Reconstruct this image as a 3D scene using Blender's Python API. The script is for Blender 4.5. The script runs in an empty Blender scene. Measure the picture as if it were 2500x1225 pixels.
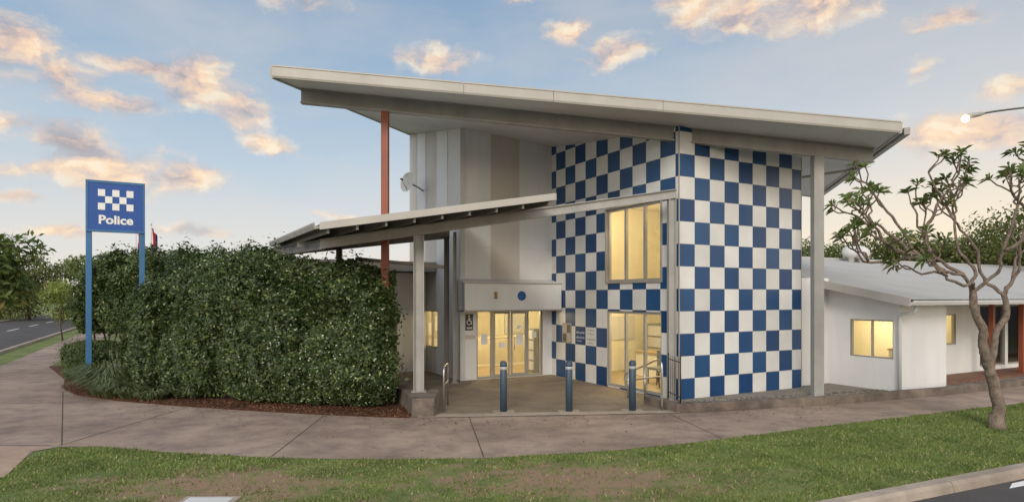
import bpy, math, random
import numpy as np
from mathutils import Vector
random.seed(7); rng=np.random.default_rng(7)
S=bpy.context.scene; COL=S.collection
S.view_settings.view_transform='Standard'
try: S.view_settings.look='None'
except: pass
S.view_settings.exposure=0

# ------------------------------------------------------------ materials
def mth(nt,op,a,b=None,c=None,clamp=False):
    n=nt.nodes.new('ShaderNodeMath'); n.operation=op; n.use_clamp=clamp
    for i,x in enumerate((a,b,c)):
        if x is None: continue
        if hasattr(x,'links'): nt.links.new(x,n.inputs[i])
        else: n.inputs[i].default_value=x
    return n.outputs[0]
def mixc(nt,f,a,b,bt='MIX'):
    n=nt.nodes.new('ShaderNodeMix'); n.data_type='RGBA'; n.blend_type=bt
    for s,x in ((n.inputs[0],f),(n.inputs[6],a),(n.inputs[7],b)):
        if hasattr(x,'links'): nt.links.new(x,s)
        elif isinstance(x,(int,float)): s.default_value=x
        else: s.default_value=(*x[:3],1)
    return n.outputs[2]
def noi(nt,vec,scale,detail=5,rough=.55,out=0):
    n=nt.nodes.new('ShaderNodeTexNoise'); n.inputs['Scale'].default_value=scale
    n.inputs['Detail'].default_value=detail; n.inputs['Roughness'].default_value=rough
    if vec is not None: nt.links.new(vec,n.inputs['Vector'])
    return n.outputs[out]
def ramp(nt,fac,stops):
    n=nt.nodes.new('ShaderNodeValToRGB'); cr=n.color_ramp
    while len(cr.elements)<len(stops): cr.elements.new(.5)
    for e,(p,c) in zip(cr.elements,stops):
        e.position=p; e.color=(c,c,c,1) if isinstance(c,(int,float)) else (*c,1)
    nt.links.new(fac,n.inputs[0]); return n.outputs[0]
def newmat(name):
    m=bpy.data.materials.new(name); m.use_nodes=True
    nt=m.node_tree; p=nt.nodes['Principled BSDF']
    return m,nt,p
def pos(nt): return nt.nodes.new('ShaderNodeNewGeometry').outputs['Position']
def mat(name,col,rough=.6,metal=0,var=.12,scale=2.5,bump=0,bscale=60,col2=None,streak=0,fine=0,stain=0):
    m,nt,p=newmat(name); P=pos(nt)
    n=noi(nt,P,scale,6)
    n=ramp(nt,n,[(.3,0.),(.7,1.)])
    a=[c*(1-var) for c in col]; b=[min(1,c*(1+var)) for c in col] if col2 is None else col2
    c=mixc(nt,n,a,b)
    if fine:
        n2=ramp(nt,noi(nt,P,bscale*2,3),[(.35,1-fine),(.65,1.)])
        c=mixc(nt,1.0,c,n2,'MULTIPLY')
    if stain:
        n4=ramp(nt,noi(nt,P,1.7,9,.7),[(.38,(1-stain,1-stain,1-stain*.9)),(.55,(1.,1.,1.))])
        c=mixc(nt,1.0,c,n4,'MULTIPLY')
        n5=ramp(nt,noi(nt,P,.35,8,.65),[(.40,(1-stain*.9,1-stain,1-stain)),(.6,(1.,1.,1.))])
        c=mixc(nt,1.0,c,n5,'MULTIPLY')
        n6=ramp(nt,noi(nt,P,6,8,.75),[(.60,(1.,1.,1.)),(.72,(1-stain*.7,)*3)])
        c=mixc(nt,1.0,c,n6,'MULTIPLY')
    if streak:
        mp=nt.nodes.new('ShaderNodeMapping'); mp.inputs['Scale'].default_value=(2.2,2.2,.3)
        nt.links.new(P,mp.inputs[0])
        n3=ramp(nt,noi(nt,mp.outputs[0],1.0,7),[(.35,1-streak),(.65,1.)])
        c=mixc(nt,1.0,c,n3,'MULTIPLY')
    nt.links.new(c,p.inputs['Base Color'])
    p.inputs['Roughness'].default_value=rough; p.inputs['Metallic'].default_value=metal
    if bump:
        bn=nt.nodes.new('ShaderNodeBump'); bn.inputs['Strength'].default_value=bump; bn.inputs['Distance'].default_value=.02
        nt.links.new(noi(nt,P,bscale,4),bn.inputs['Height']); nt.links.new(bn.outputs[0],p.inputs['Normal'])
    return m
def leafmat(name,c1,c2,c3=None,rough=.45,trans=.25,nscale=1.2,thr=.93):
    m,nt,p=newmat(name); P=pos(nt)
    g=nt.nodes.new('ShaderNodeNewGeometry')
    c=mixc(nt,g.outputs['Random Per Island'],c1,c2)
    n=ramp(nt,noi(nt,P,nscale,3),[(.35,0.),(.65,1.)])
    c=mixc(nt,n,mixc(nt,1.0,c,(.60,.64,.58),'MULTIPLY'),c)
    if c3:
        f=mth(nt,'GREATER_THAN',g.outputs['Random Per Island'],thr)
        c=mixc(nt,f,c,c3)
    nt.links.new(c,p.inputs['Base Color']); p.inputs['Roughness'].default_value=rough
    if trans:
        tr=nt.nodes.new('ShaderNodeBsdfTranslucent'); nt.links.new(c,tr.inputs[0])
        mx=nt.nodes.new('ShaderNodeMixShader'); mx.inputs[0].default_value=trans
        nt.links.new(p.outputs[0],mx.inputs[1]); nt.links.new(tr.outputs[0],mx.inputs[2])
        nt.links.new(mx.outputs[0],nt.nodes['Material Output'].inputs[0])
    return m
def emis(name,col,st):
    m,nt,p=newmat(name); p.inputs['Base Color'].default_value=(*col,1)
    p.inputs['Emission Color'].default_value=(*col,1); p.inputs['Emission Strength'].default_value=st; return m
def checker():
    m,nt,p=newmat('checker_panels')
    uv=nt.nodes.new('ShaderNodeUVMap'); sp=nt.nodes.new('ShaderNodeSeparateXYZ'); nt.links.new(uv.outputs[0],sp.inputs[0])
    u,v=sp.outputs[0],sp.outputs[1]
    fu=mth(nt,'FLOOR',u); fv=mth(nt,'FLOOR',v)
    s=mth(nt,'ADD',fu,fv); par=mth(nt,'MULTIPLY',mth(nt,'FRACT',mth(nt,'MULTIPLY',s,.5)),2)
    P=pos(nt)
    cb=nt.nodes.new('ShaderNodeCombineXYZ'); nt.links.new(fu,cb.inputs[0]); nt.links.new(fv,cb.inputs[1])
    wn=nt.nodes.new('ShaderNodeTexWhiteNoise'); nt.links.new(cb.outputs[0],wn.inputs[0])
    blue=mixc(nt,wn.outputs[0],(.003,.046,.155),(.012,.078,.215))
    white=mixc(nt,wn.outputs[0],(.68,.68,.665),(.80,.795,.78))
    c=mixc(nt,par,blue,white)
    n=ramp(nt,noi(nt,P,1.3,7),[(.3,.84),(.7,1.)])
    c=mixc(nt,1.0,c,n,'MULTIPLY')
    eu=mth(nt,'ABSOLUTE',mth(nt,'SUBTRACT',mth(nt,'FRACT',u),.5)); ev=mth(nt,'ABSOLUTE',mth(nt,'SUBTRACT',mth(nt,'FRACT',v),.5))
    e=mth(nt,'GREATER_THAN',mth(nt,'MAXIMUM',eu,ev),.491)
    c=mixc(nt,mth(nt,'MULTIPLY',e,.45),c,(.12,.13,.15))
    nt.links.new(c,p.inputs['Base Color']); p.inputs['Roughness'].default_value=.36
    bn=nt.nodes.new('ShaderNodeBump'); bn.inputs['Strength'].default_value=.25; bn.inputs['Distance'].default_value=.01
    h=mth(nt,'ADD',mth(nt,'MULTIPLY',e,-1),mth(nt,'MULTIPLY',wn.outputs[0],.3))
    nt.links.new(h,bn.inputs['Height']); nt.links.new(bn.outputs[0],p.inputs['Normal'])
    return m
def glass():
    m,nt,p=newmat('window_glass'); nt.nodes.remove(p)
    t=nt.nodes.new('ShaderNodeBsdfTransparent'); t.inputs[0].default_value=(.96,.97,.95,1)
    g=nt.nodes.new('ShaderNodeBsdfGlossy'); g.inputs['Roughness'].default_value=.02
    lw=nt.nodes.new('ShaderNodeLayerWeight'); lw.inputs[0].default_value=.5
    f=mth(nt,'MULTIPLY_ADD',mth(nt,'POWER',lw.outputs['Facing'],4.0),.40,.04)
    mx=nt.nodes.new('ShaderNodeMixShader'); nt.links.new(f,mx.inputs[0])
    nt.links.new(t.outputs[0],mx.inputs[1]); nt.links.new(g.outputs[0],mx.inputs[2])
    nt.links.new(mx.outputs[0],nt.nodes['Material Output'].inputs[0]); return m

M_check=checker(); M_glass=glass()
M_white=mat('painted_render_white',(.76,.76,.76),.75,var=.04,scale=1,streak=.07,bump=.04)
M_pale=mat('panel_white',(.74,.745,.75),.6,var=.03,scale=1,streak=.07)
M_beige=mat('panel_beige',(.57,.53,.49),.6,var=.03,scale=1,streak=.07)
M_pale2=mat('panel_light_grey',(.62,.615,.605),.6,var=.04,scale=1,streak=.06)
M_soffit=mat('soffit_panels',(.60,.60,.59),.55,var=.05,scale=.6)
M_fascia=mat('fascia_metal',(.44,.42,.385),.5,var=.06,scale=.8,streak=.08)
M_steel=mat('painted_steel_grey',(.36,.35,.33),.45,var=.10,streak=.14)
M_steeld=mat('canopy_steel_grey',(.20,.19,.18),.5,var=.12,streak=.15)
M_alu=mat('aluminium_frame',(.40,.38,.34),.4,.3,var=.08)
M_stain=mat('stainless_steel',(.55,.53,.50),.28,.9,var=.06)
M_red=mat('red_oxide_paint',(.28,.070,.033),.5,var=.12,streak=.15)
M_black=mat('black_metal',(.025,.025,.03),.45)
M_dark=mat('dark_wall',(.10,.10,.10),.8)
M_signblue=mat('sign_blue',(.008,.075,.33),.35,var=.06)
M_postblue=mat('post_blue',(.035,.15,.33),.4,var=.1,streak=.1)
M_bollard=mat('bollard_blue_grey',(.038,.068,.105),.5,var=.12,streak=.15)
M_band=mat('bollard_band',(.42,.45,.48),.4,var=.08)
M_wp=mat('white_paint',(.8,.8,.79),.5,var=.03)
M_letter=mat('lettering_off_white',(.52,.55,.58),.5,var=.03)
M_sheet=mat('roof_sheet',(.44,.43,.41),.7,var=.07,scale=.8,streak=.05)
M_conc=mat('concrete_path',(.40,.305,.242),.85,var=.15,scale=.45,bump=.4,bscale=50,fine=.18,stain=.30)
M_conc2=mat('concrete_pale',(.44,.37,.30),.85,var=.15,scale=1.5,bump=.3,fine=.15,stain=.2)
M_concd=mat('concrete_stained',(.22,.18,.145),.9,var=.35,scale=2.5,bump=.4,fine=.2,stain=.4)
M_agg=mat('exposed_aggregate',(.34,.275,.205),.85,var=.14,scale=.9,bump=.7,bscale=45,fine=.55,stain=.2)
M_joint=mat('expansion_joint',(.07,.05,.035),.9)
M_asph=mat('asphalt',(.085,.078,.078),.85,var=.2,scale=.6,bump=.5,bscale=80,fine=.35)
M_mulch=mat('mulch',(.12,.043,.022),.95,var=.45,scale=14,bump=1.0,bscale=40,fine=.5)
M_gravel=mat('gravel',(.34,.30,.255),.9,var=.2,scale=6,bump=1,bscale=60,fine=.5)
M_bark=mat('bark_grey_brown',(.215,.165,.128),.9,var=.45,scale=9,bump=1.0,bscale=25,fine=.35)
M_barkd=mat('bark_dark',(.10,.075,.055),.9,var=.3,scale=6)
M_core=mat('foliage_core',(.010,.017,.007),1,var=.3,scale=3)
M_roomw=mat('room_wall_cream',(.80,.76,.62),.8,var=.03)
M_roomw2=mat('room_detail_cream',(.62,.56,.42),.8,var=.04)
M_roomf=mat('room_floor',(.40,.31,.20),.5,var=.1)
M_int=mat('furniture_grey',(.24,.25,.25),.5)
M_wood=mat('furniture_wood',(.45,.33,.19),.5)
M_paper=mat('paper_notice',(.8,.8,.79),.8,var=.02)
M_deck=mat('deck_timber',(.20,.10,.06),.7,var=.2,scale=5)
L_hedge=leafmat('hedge_leaves',(.033,.060,.016),(.102,.145,.040),(.21,.26,.085),thr=.90)
L_hedge2=leafmat('shrub_leaves',(.045,.080,.020),(.115,.165,.045),(.22,.27,.08))
L_box=leafmat('box_hedge_leaves',(.06,.10,.02),(.12,.17,.04))
L_fran=leafmat('frangipani_leaves',(.12,.175,.040),(.22,.28,.075),(.32,.28,.11),trans=.45)
L_tree=leafmat('tree_leaves',(.080,.120,.022),(.20,.24,.055),nscale=.35,trans=.45)
L_tree2=leafmat('tree_leaves_olive',(.10,.125,.025),(.24,.24,.07),nscale=.35,trans=.45)
L_lime=leafmat('lime_leaves',(.20,.26,.04),(.34,.38,.08))
L_flow=leafmat('white_flowers',(.75,.72,.5),(.85,.82,.7))

# ------------------------------------------------------------ builders
C0=Vector((4.11,15.52,0)); R=Vector((.8826,.4701,0)); T=Vector((-.4709,.8822,0))
def B(s,t,z): return C0+R*s+T*t+Vector((0,0,z))
def frame(ox,oy,dx,dy,oz=0):
    d=Vector((dx,dy,0)).normalized(); e=Vector((-d.y,d.x,0)); o=Vector((ox,oy,oz))
    return lambda x,y,z: o+d*x+e*y+Vector((0,0,z))
class MB:
    def __init__(s): s.v=[];s.f=[];s.m=[];s.mats=[];s.uv={};s.smooth=set()
    def mi(s,m):
        if m not in s.mats: s.mats.append(m)
        return s.mats.index(m)
    def poly(s,pts,m,uv=None):
        b=len(s.v); s.v+= [Vector(p) for p in pts]; s.f.append(tuple(range(b,b+len(pts)))); s.m.append(s.mi(m))
        if uv: s.uv[len(s.f)-1]=uv
    def mesh(s,vs,fs,m,smooth=False):
        b=len(s.v); s.v+=[Vector(p) for p in vs]; k=s.mi(m)
        for f in fs:
            s.f.append(tuple(b+i for i in f)); s.m.append(k)
            if smooth: s.smooth.add(len(s.f)-1)
    def box(s,F,x0,x1,y0,y1,z0,z1,m):
        vs=[F(x,y,z) for z in (z0,z1) for x,y in ((x0,y0),(x1,y0),(x1,y1),(x0,y1))]
        s.mesh(vs,[(3,2,1,0),(4,5,6,7),(0,1,5,4),(1,2,6,5),(2,3,7,6),(3,0,4,7)],m)
    def prism(s,pts,z0,z1,m):
        n=len(pts); vs=[Vector((p[0],p[1],z0)) for p in pts]+[Vector((p[0],p[1],z1)) for p in pts]
        s.mesh(vs,[tuple(range(n-1,-1,-1)),tuple(range(n,2*n))]+[(i,(i+1)%n,n+(i+1)%n,n+i) for i in range(n)],m)
    def tube(s,pts,rad,m,n=8,smooth=True):
        pts=[Vector(p) for p in pts]; k=len(pts)
        if not hasattr(rad,'__len__'): rad=[rad]*k
        vs=[];ref=None
        for i,p in enumerate(pts):
            t=(pts[min(i+1,k-1)]-pts[max(i-1,0)]).normalized()
            if ref is None: ref=Vector((1,0,0)) if abs(t.x)<.8 else Vector((0,1,0))
            a=(ref-t*ref.dot(t)).normalized(); ref=a; b=t.cross(a)
            for j in range(n):
                an=2*math.pi*j/n; vs.append(p+(a*math.cos(an)+b*math.sin(an))*rad[i])
        fs=[(i*n+j,i*n+(j+1)%n,(i+1)*n+(j+1)%n,(i+1)*n+j) for i in range(k-1) for j in range(n)]
        s.mesh(vs,fs+[tuple(range(n-1,-1,-1)),tuple(range((k-1)*n,k*n))],m,smooth)
    def lathe(s,o,prof,m,n=20,smooth=True):
        o=Vector(o); vs=[o+Vector((r*math.cos(2*math.pi*j/n),r*math.sin(2*math.pi*j/n),z)) for r,z in prof for j in range(n)]
        k=len(prof)
        s.mesh(vs,[(i*n+j,i*n+(j+1)%n,(i+1)*n+(j+1)%n,(i+1)*n+j) for i in range(k-1) for j in range(n)]+[tuple(range(n-1,-1,-1)),tuple(range((k-1)*n,k*n))],m,smooth)
    def sweep(s,pts,prof,m):
        pts=[Vector(p) for p in pts]; k=len(pts); n=len(prof); vs=[]
        def hd(a,b):
            d=(b-a); d.z=0; return d.normalized()
        for i,p in enumerate(pts):
            if i==0: t=hd(pts[0],pts[1]); sc=1
            elif i==k-1: t=hd(pts[-2],pts[-1]); sc=1
            else:
                a=hd(pts[i-1],p); b=hd(p,pts[i+1]); t=(a+b).normalized(); sc=1/max(.4,t.dot(a))
            l=Vector((t.y,-t.x,0))*sc
            vs+=[p+l*a+Vector((0,0,b)) for a,b in prof]
        fs=[(i*n+j,i*n+(j+1)%n,(i+1)*n+(j+1)%n,(i+1)*n+j) for i in range(k-1) for j in range(n)]
        s.mesh(vs,fs+[tuple(range(n-1,-1,-1)),tuple(range((k-1)*n,k*n))],m)
    def obj(s,name,parent=None,origin=None,bevel=0,**props):
        if parent is not None: o0=PW[parent.name]
        else: o0=Vector(origin) if origin is not None else Vector((0,0,0))
        me=bpy.data.meshes.new(name)
        me.from_pydata([tuple(p-o0) for p in s.v],[],s.f)
        for m in s.mats: me.materials.append(m)
        me.polygons.foreach_set('material_index',s.m)
        if s.smooth: me.polygons.foreach_set('use_smooth',[i in s.smooth for i in range(len(s.f))])
        if s.uv:
            ul=me.uv_layers.new(name='UVMap')
            for fi,u in s.uv.items():
                for li,c in zip(me.polygons[fi].loop_indices,u): ul.data[li].uv=c
        me.update()
        return add(name,me,parent,o0,bevel,**props)
PW={}
def add(name,data,parent=None,o0=Vector((0,0,0)),bevel=0,**props):
    ob=bpy.data.objects.new(name,data); COL.objects.link(ob)
    if parent is not None: ob.parent=parent
    else: ob.location=o0
    PW[ob.name]=o0.copy()
    if bevel:
        b=ob.modifiers.new('b','BEVEL'); b.width=bevel; b.segments=2; b.limit_method='ANGLE'; b.angle_limit=math.radians(40)
    for k,v in props.items(): ob[k]=v
    return ob
def empty(name,o,**props):
    return add(name,None,None,Vector(o),**props)
def boxrect(w,h): return [(-w/2,0),(w/2,0),(w/2,h),(-w/2,h)]
def quads_mesh(name,pts,mats,midx=None,parent=None,origin=(0,0,0),nv=4,**props):
    N=len(pts); o=PW[parent.name] if parent is not None else Vector(origin)
    me=bpy.data.meshes.new(name); me.vertices.add(N*nv); me.loops.add(N*nv); me.polygons.add(N)
    me.vertices.foreach_set('co',(pts.reshape(-1,3)-np.array(o)).astype(np.float32).ravel())
    me.loops.foreach_set('vertex_index',np.arange(N*nv,dtype=np.int32))
    me.polygons.foreach_set('loop_start',np.arange(0,N*nv,nv,dtype=np.int32))
    for m in mats: me.materials.append(m)
    if midx is not None: me.polygons.foreach_set('material_index',midx.astype(np.int32))
    me.update(calc_edges=True)
    return add(name,me,parent,Vector(o),**props)
def leaves(P,Nrm,length,width,spread=.8,droop=0):
    n=len(P); d=Nrm+rng.normal(0,spread,(n,3)); d[:,2]-=droop
    d/=np.linalg.norm(d,axis=1)[:,None]+1e-9
    r=rng.normal(0,1,(n,3)); a=np.cross(d,r); a/=np.linalg.norm(a,axis=1)[:,None]+1e-9
    b=np.cross(d,a); L=(length*rng.uniform(.6,1.3,n))[:,None]; Wd=(width*rng.uniform(.7,1.2,n))[:,None]
    return np.stack([P-a*L*.5,P+b*Wd*.5+d*Wd*.12,P+a*L*.5,P-b*Wd*.5+d*Wd*.12],1)
def vnoise(P,f,seed=0):
    r=np.random.default_rng(seed); out=np.zeros(len(P))
    for k in range(7):
        w=r.normal(0,1,3)*f*(1+.45*k); out+=np.sin(P@w+r.uniform(0,6.28))/(1+.35*k)
    return out/3.2

# ------------------------------------------------------------ SKY
W=bpy.data.worlds.new('World'); S.world=W; W.use_nodes=True; nt=W.node_tree
bg=nt.nodes['Background']; out=nt.nodes['World Output']
tc=nt.nodes.new('ShaderNodeTexCoord'); sp=nt.nodes.new('ShaderNodeSeparateXYZ'); nt.links.new(tc.outputs['Generated'],sp.inputs[0])
az=mth(nt,'MULTIPLY',mth(nt,'ARCTAN2',sp.outputs[0],sp.outputs[1]),57.2958)
el=mth(nt,'MULTIPLY',mth(nt,'ARCSINE',sp.outputs[2]),57.2958)
cb=nt.nodes.new('ShaderNodeCombineXYZ'); nt.links.new(az,cb.inputs[0]); nt.links.new(el,cb.inputs[1]); P0=cb.outputs[0]
def vm(op,a,b,scale=None):
    n=nt.nodes.new('ShaderNodeVectorMath'); n.operation=op
    for i,x in enumerate((a,b)):
        if x is None: continue
        if hasattr(x,'links'): nt.links.new(x,n.inputs[i])
        else: n.inputs[i].default_value=x
    return n.outputs['Value'] if op=='LENGTH' else n.outputs[0]
wv=noi(nt,P0,.25,5,.6,1); wv=vm('SUBTRACT',wv,(.5,.5,.5)); wv=vm('MULTIPLY',wv,(6,2.4,0)); Pw=vm('ADD',P0,wv)
blobs=[(-38.5,17.3,4.2,2.4,1.08),(-35.5,16.0,3.4,1.6,1.05),(-32.2,14.6,3.6,1.0,1.05),(-30.0,17.3,4.4,1.0,1),(-26.3,17.0,4.2,2.1,1.1),(-23.4,15.6,2.6,2.1,1.1),
(-26.5,24.0,3.0,1.1,.95),(-18,24.4,3.6,1.8,1),(-38.5,12.2,3.6,1.2,.95),(-35.0,11.3,3.6,1.5,1.05),(-31.5,9.4,4.8,2.5,1.15),(-27.5,9.4,3.6,1.6,1.05),
(-37.5,9.0,3.8,1.0,1),(-21.5,12.7,3.8,1.1,1.05),(-38.5,7.0,2.2,.6,.8),(-27,5.0,4,.7,.95),(-36.5,4.6,4.5,.8,.9),(-7,20.4,4.0,1.3,1.05),
(5.4,22.4,2.2,1.5,1.05),(9.2,20.9,3.0,1.6,1.1),(16.4,23.6,3.4,2.1,1.1),(20.5,22.9,3.8,2.2,1.1),(25.5,22.8,4.8,2.1,1.15),(34.5,20.0,3.5,.9,1),
(33.0,16.6,1.5,1.4,.95),(35,11.9,5.5,1.8,1.1),(38.5,14.4,3.5,1.1,.95),(-15,6.8,3,.6,.85),(1,25,3,.7,.75),
(70,25,14,6,1),(110,35,20,8,1),(-75,20,16,6,1),(-120,35,20,9,1),(170,25,25,9,1),(20,50,18,7,.9),(-30,55,18,6,.9)]
D=None
for a,e,w,h,k in blobs:
    q=vm('MULTIPLY',vm('SUBTRACT',Pw,(a,e,0)),(1/w,1/h,0))
    d=mth(nt,'MULTIPLY_ADD',vm('LENGTH',q,None),-1.0,k)
    D=d if D is None else mth(nt,'SMOOTH_MAX',D,d,.3)
D=mth(nt,'MAXIMUM',D,-1.5)
mpn=vm('MULTIPLY',Pw,(.55,1,0))
n1=noi(nt,mpn,.45,10,.58)
n2=noi(nt,vm('ADD',mpn,(.5,-.7,0)),.45,6,.52)
dens=mth(nt,'ADD',D,mth(nt,'MULTIPLY',mth(nt,'SUBTRACT',n1,.5),2.5))
alpha=ramp(nt,dens,[(.0,0.),(.25,.18),(.6,.68),(1.0,1.)])
lit=mth(nt,'ADD',mth(nt,'MULTIPLY',mth(nt,'SUBTRACT',n1,n2),2.8),.50)
lit=mth(nt,'ADD',lit,mth(nt,'MULTIPLY',mth(nt,'SUBTRACT',noi(nt,P0,.12,3),.5),1.8),None,True)
azf=mth(nt,'MULTIPLY_ADD',az,.011,.50,True)
lit=mth(nt,'ADD',lit,mth(nt,'MULTIPLY',azf,.25),None,True)
ccol=ramp(nt,lit,[(.12,(.42,.37,.38)),(.45,(.74,.55,.45)),(.8,(1.0,.72,.47)),(1.0,(1.0,.84,.62))])
e01=mth(nt,'DIVIDE',el,90,None,True)
base=ramp(nt,e01,[(0,(.80,.73,.64)),(.045,(.72,.72,.70)),(.12,(.50,.60,.69)),(.20,(.34,.47,.61)),(.30,(.22,.35,.52)),(.48,(.38,.44,.54)),(1,(.42,.48,.57))])  # upper stops, above the view, raised to add ambient fill
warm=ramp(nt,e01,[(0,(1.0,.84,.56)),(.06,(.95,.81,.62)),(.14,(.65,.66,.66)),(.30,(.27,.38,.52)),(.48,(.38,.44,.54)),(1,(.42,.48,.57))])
wf=ramp(nt,mth(nt,'MULTIPLY_ADD',az,.0125,.42),[(.25,0.),(.85,1.)])
skyc=mixc(nt,wf,base,warm)
haze=mixc(nt,mth(nt,'MULTIPLY',ramp(nt,noi(nt,vm('MULTIPLY',P0,(.5,1.3,0)),.09,6),[(.42,0.),(.75,1.)]),.45),skyc,(.78,.69,.61))
fc=mixc(nt,mth(nt,'MULTIPLY',alpha,.93),haze,ccol)
rear_fill=ramp(nt,mth(nt,'MULTIPLY',mth(nt,'ABSOLUTE',az),1/180),[(.38,(1.,1.,1.)),(.62,(2.1,2.0,1.85))])  # added glow in the sky behind the camera, boosts fill light
fc=mixc(nt,1.0,fc,rear_fill,'MULTIPLY')
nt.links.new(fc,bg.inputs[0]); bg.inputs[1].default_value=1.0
sky=nt.nodes.new('ShaderNodeTexSky'); sky.sky_type='NISHITA'; sky.sun_disc=False
SUN_EL,SUN_AZ=26,192
sky.sun_elevation=math.radians(SUN_EL); sky.sun_rotation=math.radians(SUN_AZ)
bg2=nt.nodes.new('ShaderNodeBackground'); nt.links.new(sky.outputs[0],bg2.inputs[0]); bg2.inputs[1].default_value=.008
ad=nt.nodes.new('ShaderNodeAddShader'); nt.links.new(bg.outputs[0],ad.inputs[0]); nt.links.new(bg2.outputs[0],ad.inputs[1])
nt.links.new(ad.outputs[0],out.inputs[0])
sl=bpy.data.lights.new('sun','SUN'); sl.energy=1.75; sl.angle=math.radians(16); sl.color=(1,.89,.75)
so=bpy.data.objects.new('sun',sl); COL.objects.link(so)
dv=Vector((math.sin(math.radians(SUN_AZ))*math.cos(math.radians(SUN_EL)),math.cos(math.radians(SUN_AZ))*math.cos(math.radians(SUN_EL)),math.sin(math.radians(SUN_EL))))
so.rotation_euler=dv.to_track_quat('Z','Y').to_euler(); so.location=(0,-5,20)

# ------------------------------------------------------------ CAMERA
cam=bpy.data.cameras.new('camera'); co=bpy.data.objects.new('camera',cam); COL.objects.link(co)
co.location=(0,0,2.6); co.rotation_euler=(math.pi/2,0,0); cam.sensor_width=36; cam.lens=22.18; cam.shift_y=.0438
cam.clip_end=2000; cam.clip_start=.1; S.camera=co

# ------------------------------------------------------------ GROUND
def grassmat():
    m,nt,p=newmat('lawn'); P=pos(nt)
    n=ramp(nt,noi(nt,P,.9,7,.6),[(.35,0.),(.68,1.)])
    g=mixc(nt,n,(.12,.17,.042),(.24,.275,.085))
    n3=ramp(nt,noi(nt,P,45,3),[(.3,.6),(.7,1.)]); g=mixc(nt,1.0,g,n3,'MULTIPLY')
    def blob(cx,cy,w,h):
        v=nt.nodes.new('ShaderNodeVectorMath'); v.operation='SUBTRACT'; nt.links.new(P,v.inputs[0]); v.inputs[1].default_value=(cx,cy,0)
        v2=nt.nodes.new('ShaderNodeVectorMath'); v2.operation='MULTIPLY'; nt.links.new(v.outputs[0],v2.inputs[0]); v2.inputs[1].default_value=(1/w,1/h,0)
        v3=nt.nodes.new('ShaderNodeVectorMath'); v3.operation='LENGTH'; nt.links.new(v2.outputs[0],v3.inputs[0]); return mth(nt,'SUBTRACT',1.0,v3.outputs['Value'])
    b=mth(nt,'MAXIMUM',blob(.9,8.9,3.0,1.3),blob(-4.0,8.6,2.6,1.3))
    b=mth(nt,'ADD',b,mth(nt,'MULTIPLY',mth(nt,'SUBTRACT',noi(nt,P,2.2,7,.65),.5),3.4))
    b=ramp(nt,b,[(.05,0.),(.7,1.)])
    c=mixc(nt,b,g,(.27,.18,.115))
    nt.links.new(c,p.inputs['Base Color']); p.inputs['Roughness'].default_value=.95
    bn=nt.nodes.new('ShaderNodeBump'); bn.inputs['Strength'].default_value=.8; bn.inputs['Distance'].default_value=.03
    nt.links.new(noi(nt,P,30,4),bn.inputs['Height']); nt.links.new(bn.outputs[0],p.inputs['Normal']); return m
M_lawn=grassmat()
kd=Vector((.912,.41,0)).normalized(); kn=Vector((-kd.y,kd.x,0)); K0=Vector((3.88,7.96,0))
def KP(a,b,z=0): return K0+kd*a+kn*b+Vector((0,0,z))
g=MB()
g.poly([KP(-400,0),KP(900,0),KP(900,900),KP(-400,900)],M_lawn); g.obj('ground',kind='structure')
r=MB(); r.poly([KP(-400,-60,-.13),KP(900,-60,-.13),KP(900,-.15,-.13),KP(-400,-.15,-.13)],M_asph); r.obj('front_road',kind='structure')
r=MB(); r.poly([KP(-400,-160,-.135),KP(900,-160,-.135),KP(900,-59,-.135),KP(-400,-59,-.135)],M_lawn); r.obj('verge',kind='structure')
k=MB()
x=-60.
while x<60:
    k.sweep([KP(x,-.10,-.135),KP(x+2.385,-.10,-.135)],[(-.12,0),(.10,0),(.08,.10),(.045,.145),(-.12,.147)],M_conc2); x+=2.4
k.obj('kerb',kind='structure')
mk=MB()
mk.poly([KP(3.30,-.40,-.126),KP(4.0,-.42,-.126),KP(4.0,-.27,-.126),KP(3.62,-.27,-.126)],M_wp)
mk.poly([KP(4.0,-.42,-.126),KP(6.2,-.42,-.126),KP(6.2,-.30,-.126),KP(4.0,-.30,-.126)],M_wp)
mk.obj('road_marking',kind='structure')
def RL(off,k,z=0): return Vector((-23.5,29,0))-R*off+T*k+Vector((0,0,z))
r=MB(); r.poly([RL(8,-40,.004),RL(0,-40,.004),RL(0,200,.004),RL(8,200,.004)],M_asph)
r.obj('side_road',kind='structure')
k=MB(); k.sweep([RL(-.1,-14),RL(-.1,120)],boxrect(.2,.12),M_conc2); k.sweep([RL(8.1,-30),RL(8.1,120)],boxrect(.2,.12),M_conc2); k.obj('side_kerb',kind='structure')
mk=MB()
for i in range(12): mk.poly([RL(3.95,i*8-10,.008),RL(3.8,i*8-10,.008),RL(3.8,i*8-6,.008),RL(3.95,i*8-6,.008)],M_wp)
mk.obj('side_road_marking',kind='structure')
near=[(-8.0,7.6),(-7.25,8.4),(-7.35,9.1),(-7.75,10.0),(-8.0,10.55),(-7.85,10.85),(-7.2,10.9),(-5.77,10.5),(-3.85,10.12),(-2,10.02),(-.46,10.1),(1.72,10.6),(3.27,11.2),(5.2,12.1),(7.18,13.0),(12.4,15.3),(30,23.4),(60,37)]
far=[(60,39.5),(29.5,25.4),(14.9,18.3),(11.3,16.5),(7.33,14.95),(3.9,14.0),(3.0,14.2),(-2.2,14.2),(-2.17,13.4),(-4,13.75),(-5.7,14.2),(-7.8,14.85),(-9.76,15.6),(-11.4,16.5),(-12.6,17.7),(-13.9,19.6),(-16.95,23.1),(-28.3,44.9),(-30,44),(-18.8,23.1),(-14.6,14.5),(-13,9)]
p=MB(); p.poly([(x,y,.006) for x,y in near+far],M_conc)
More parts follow.
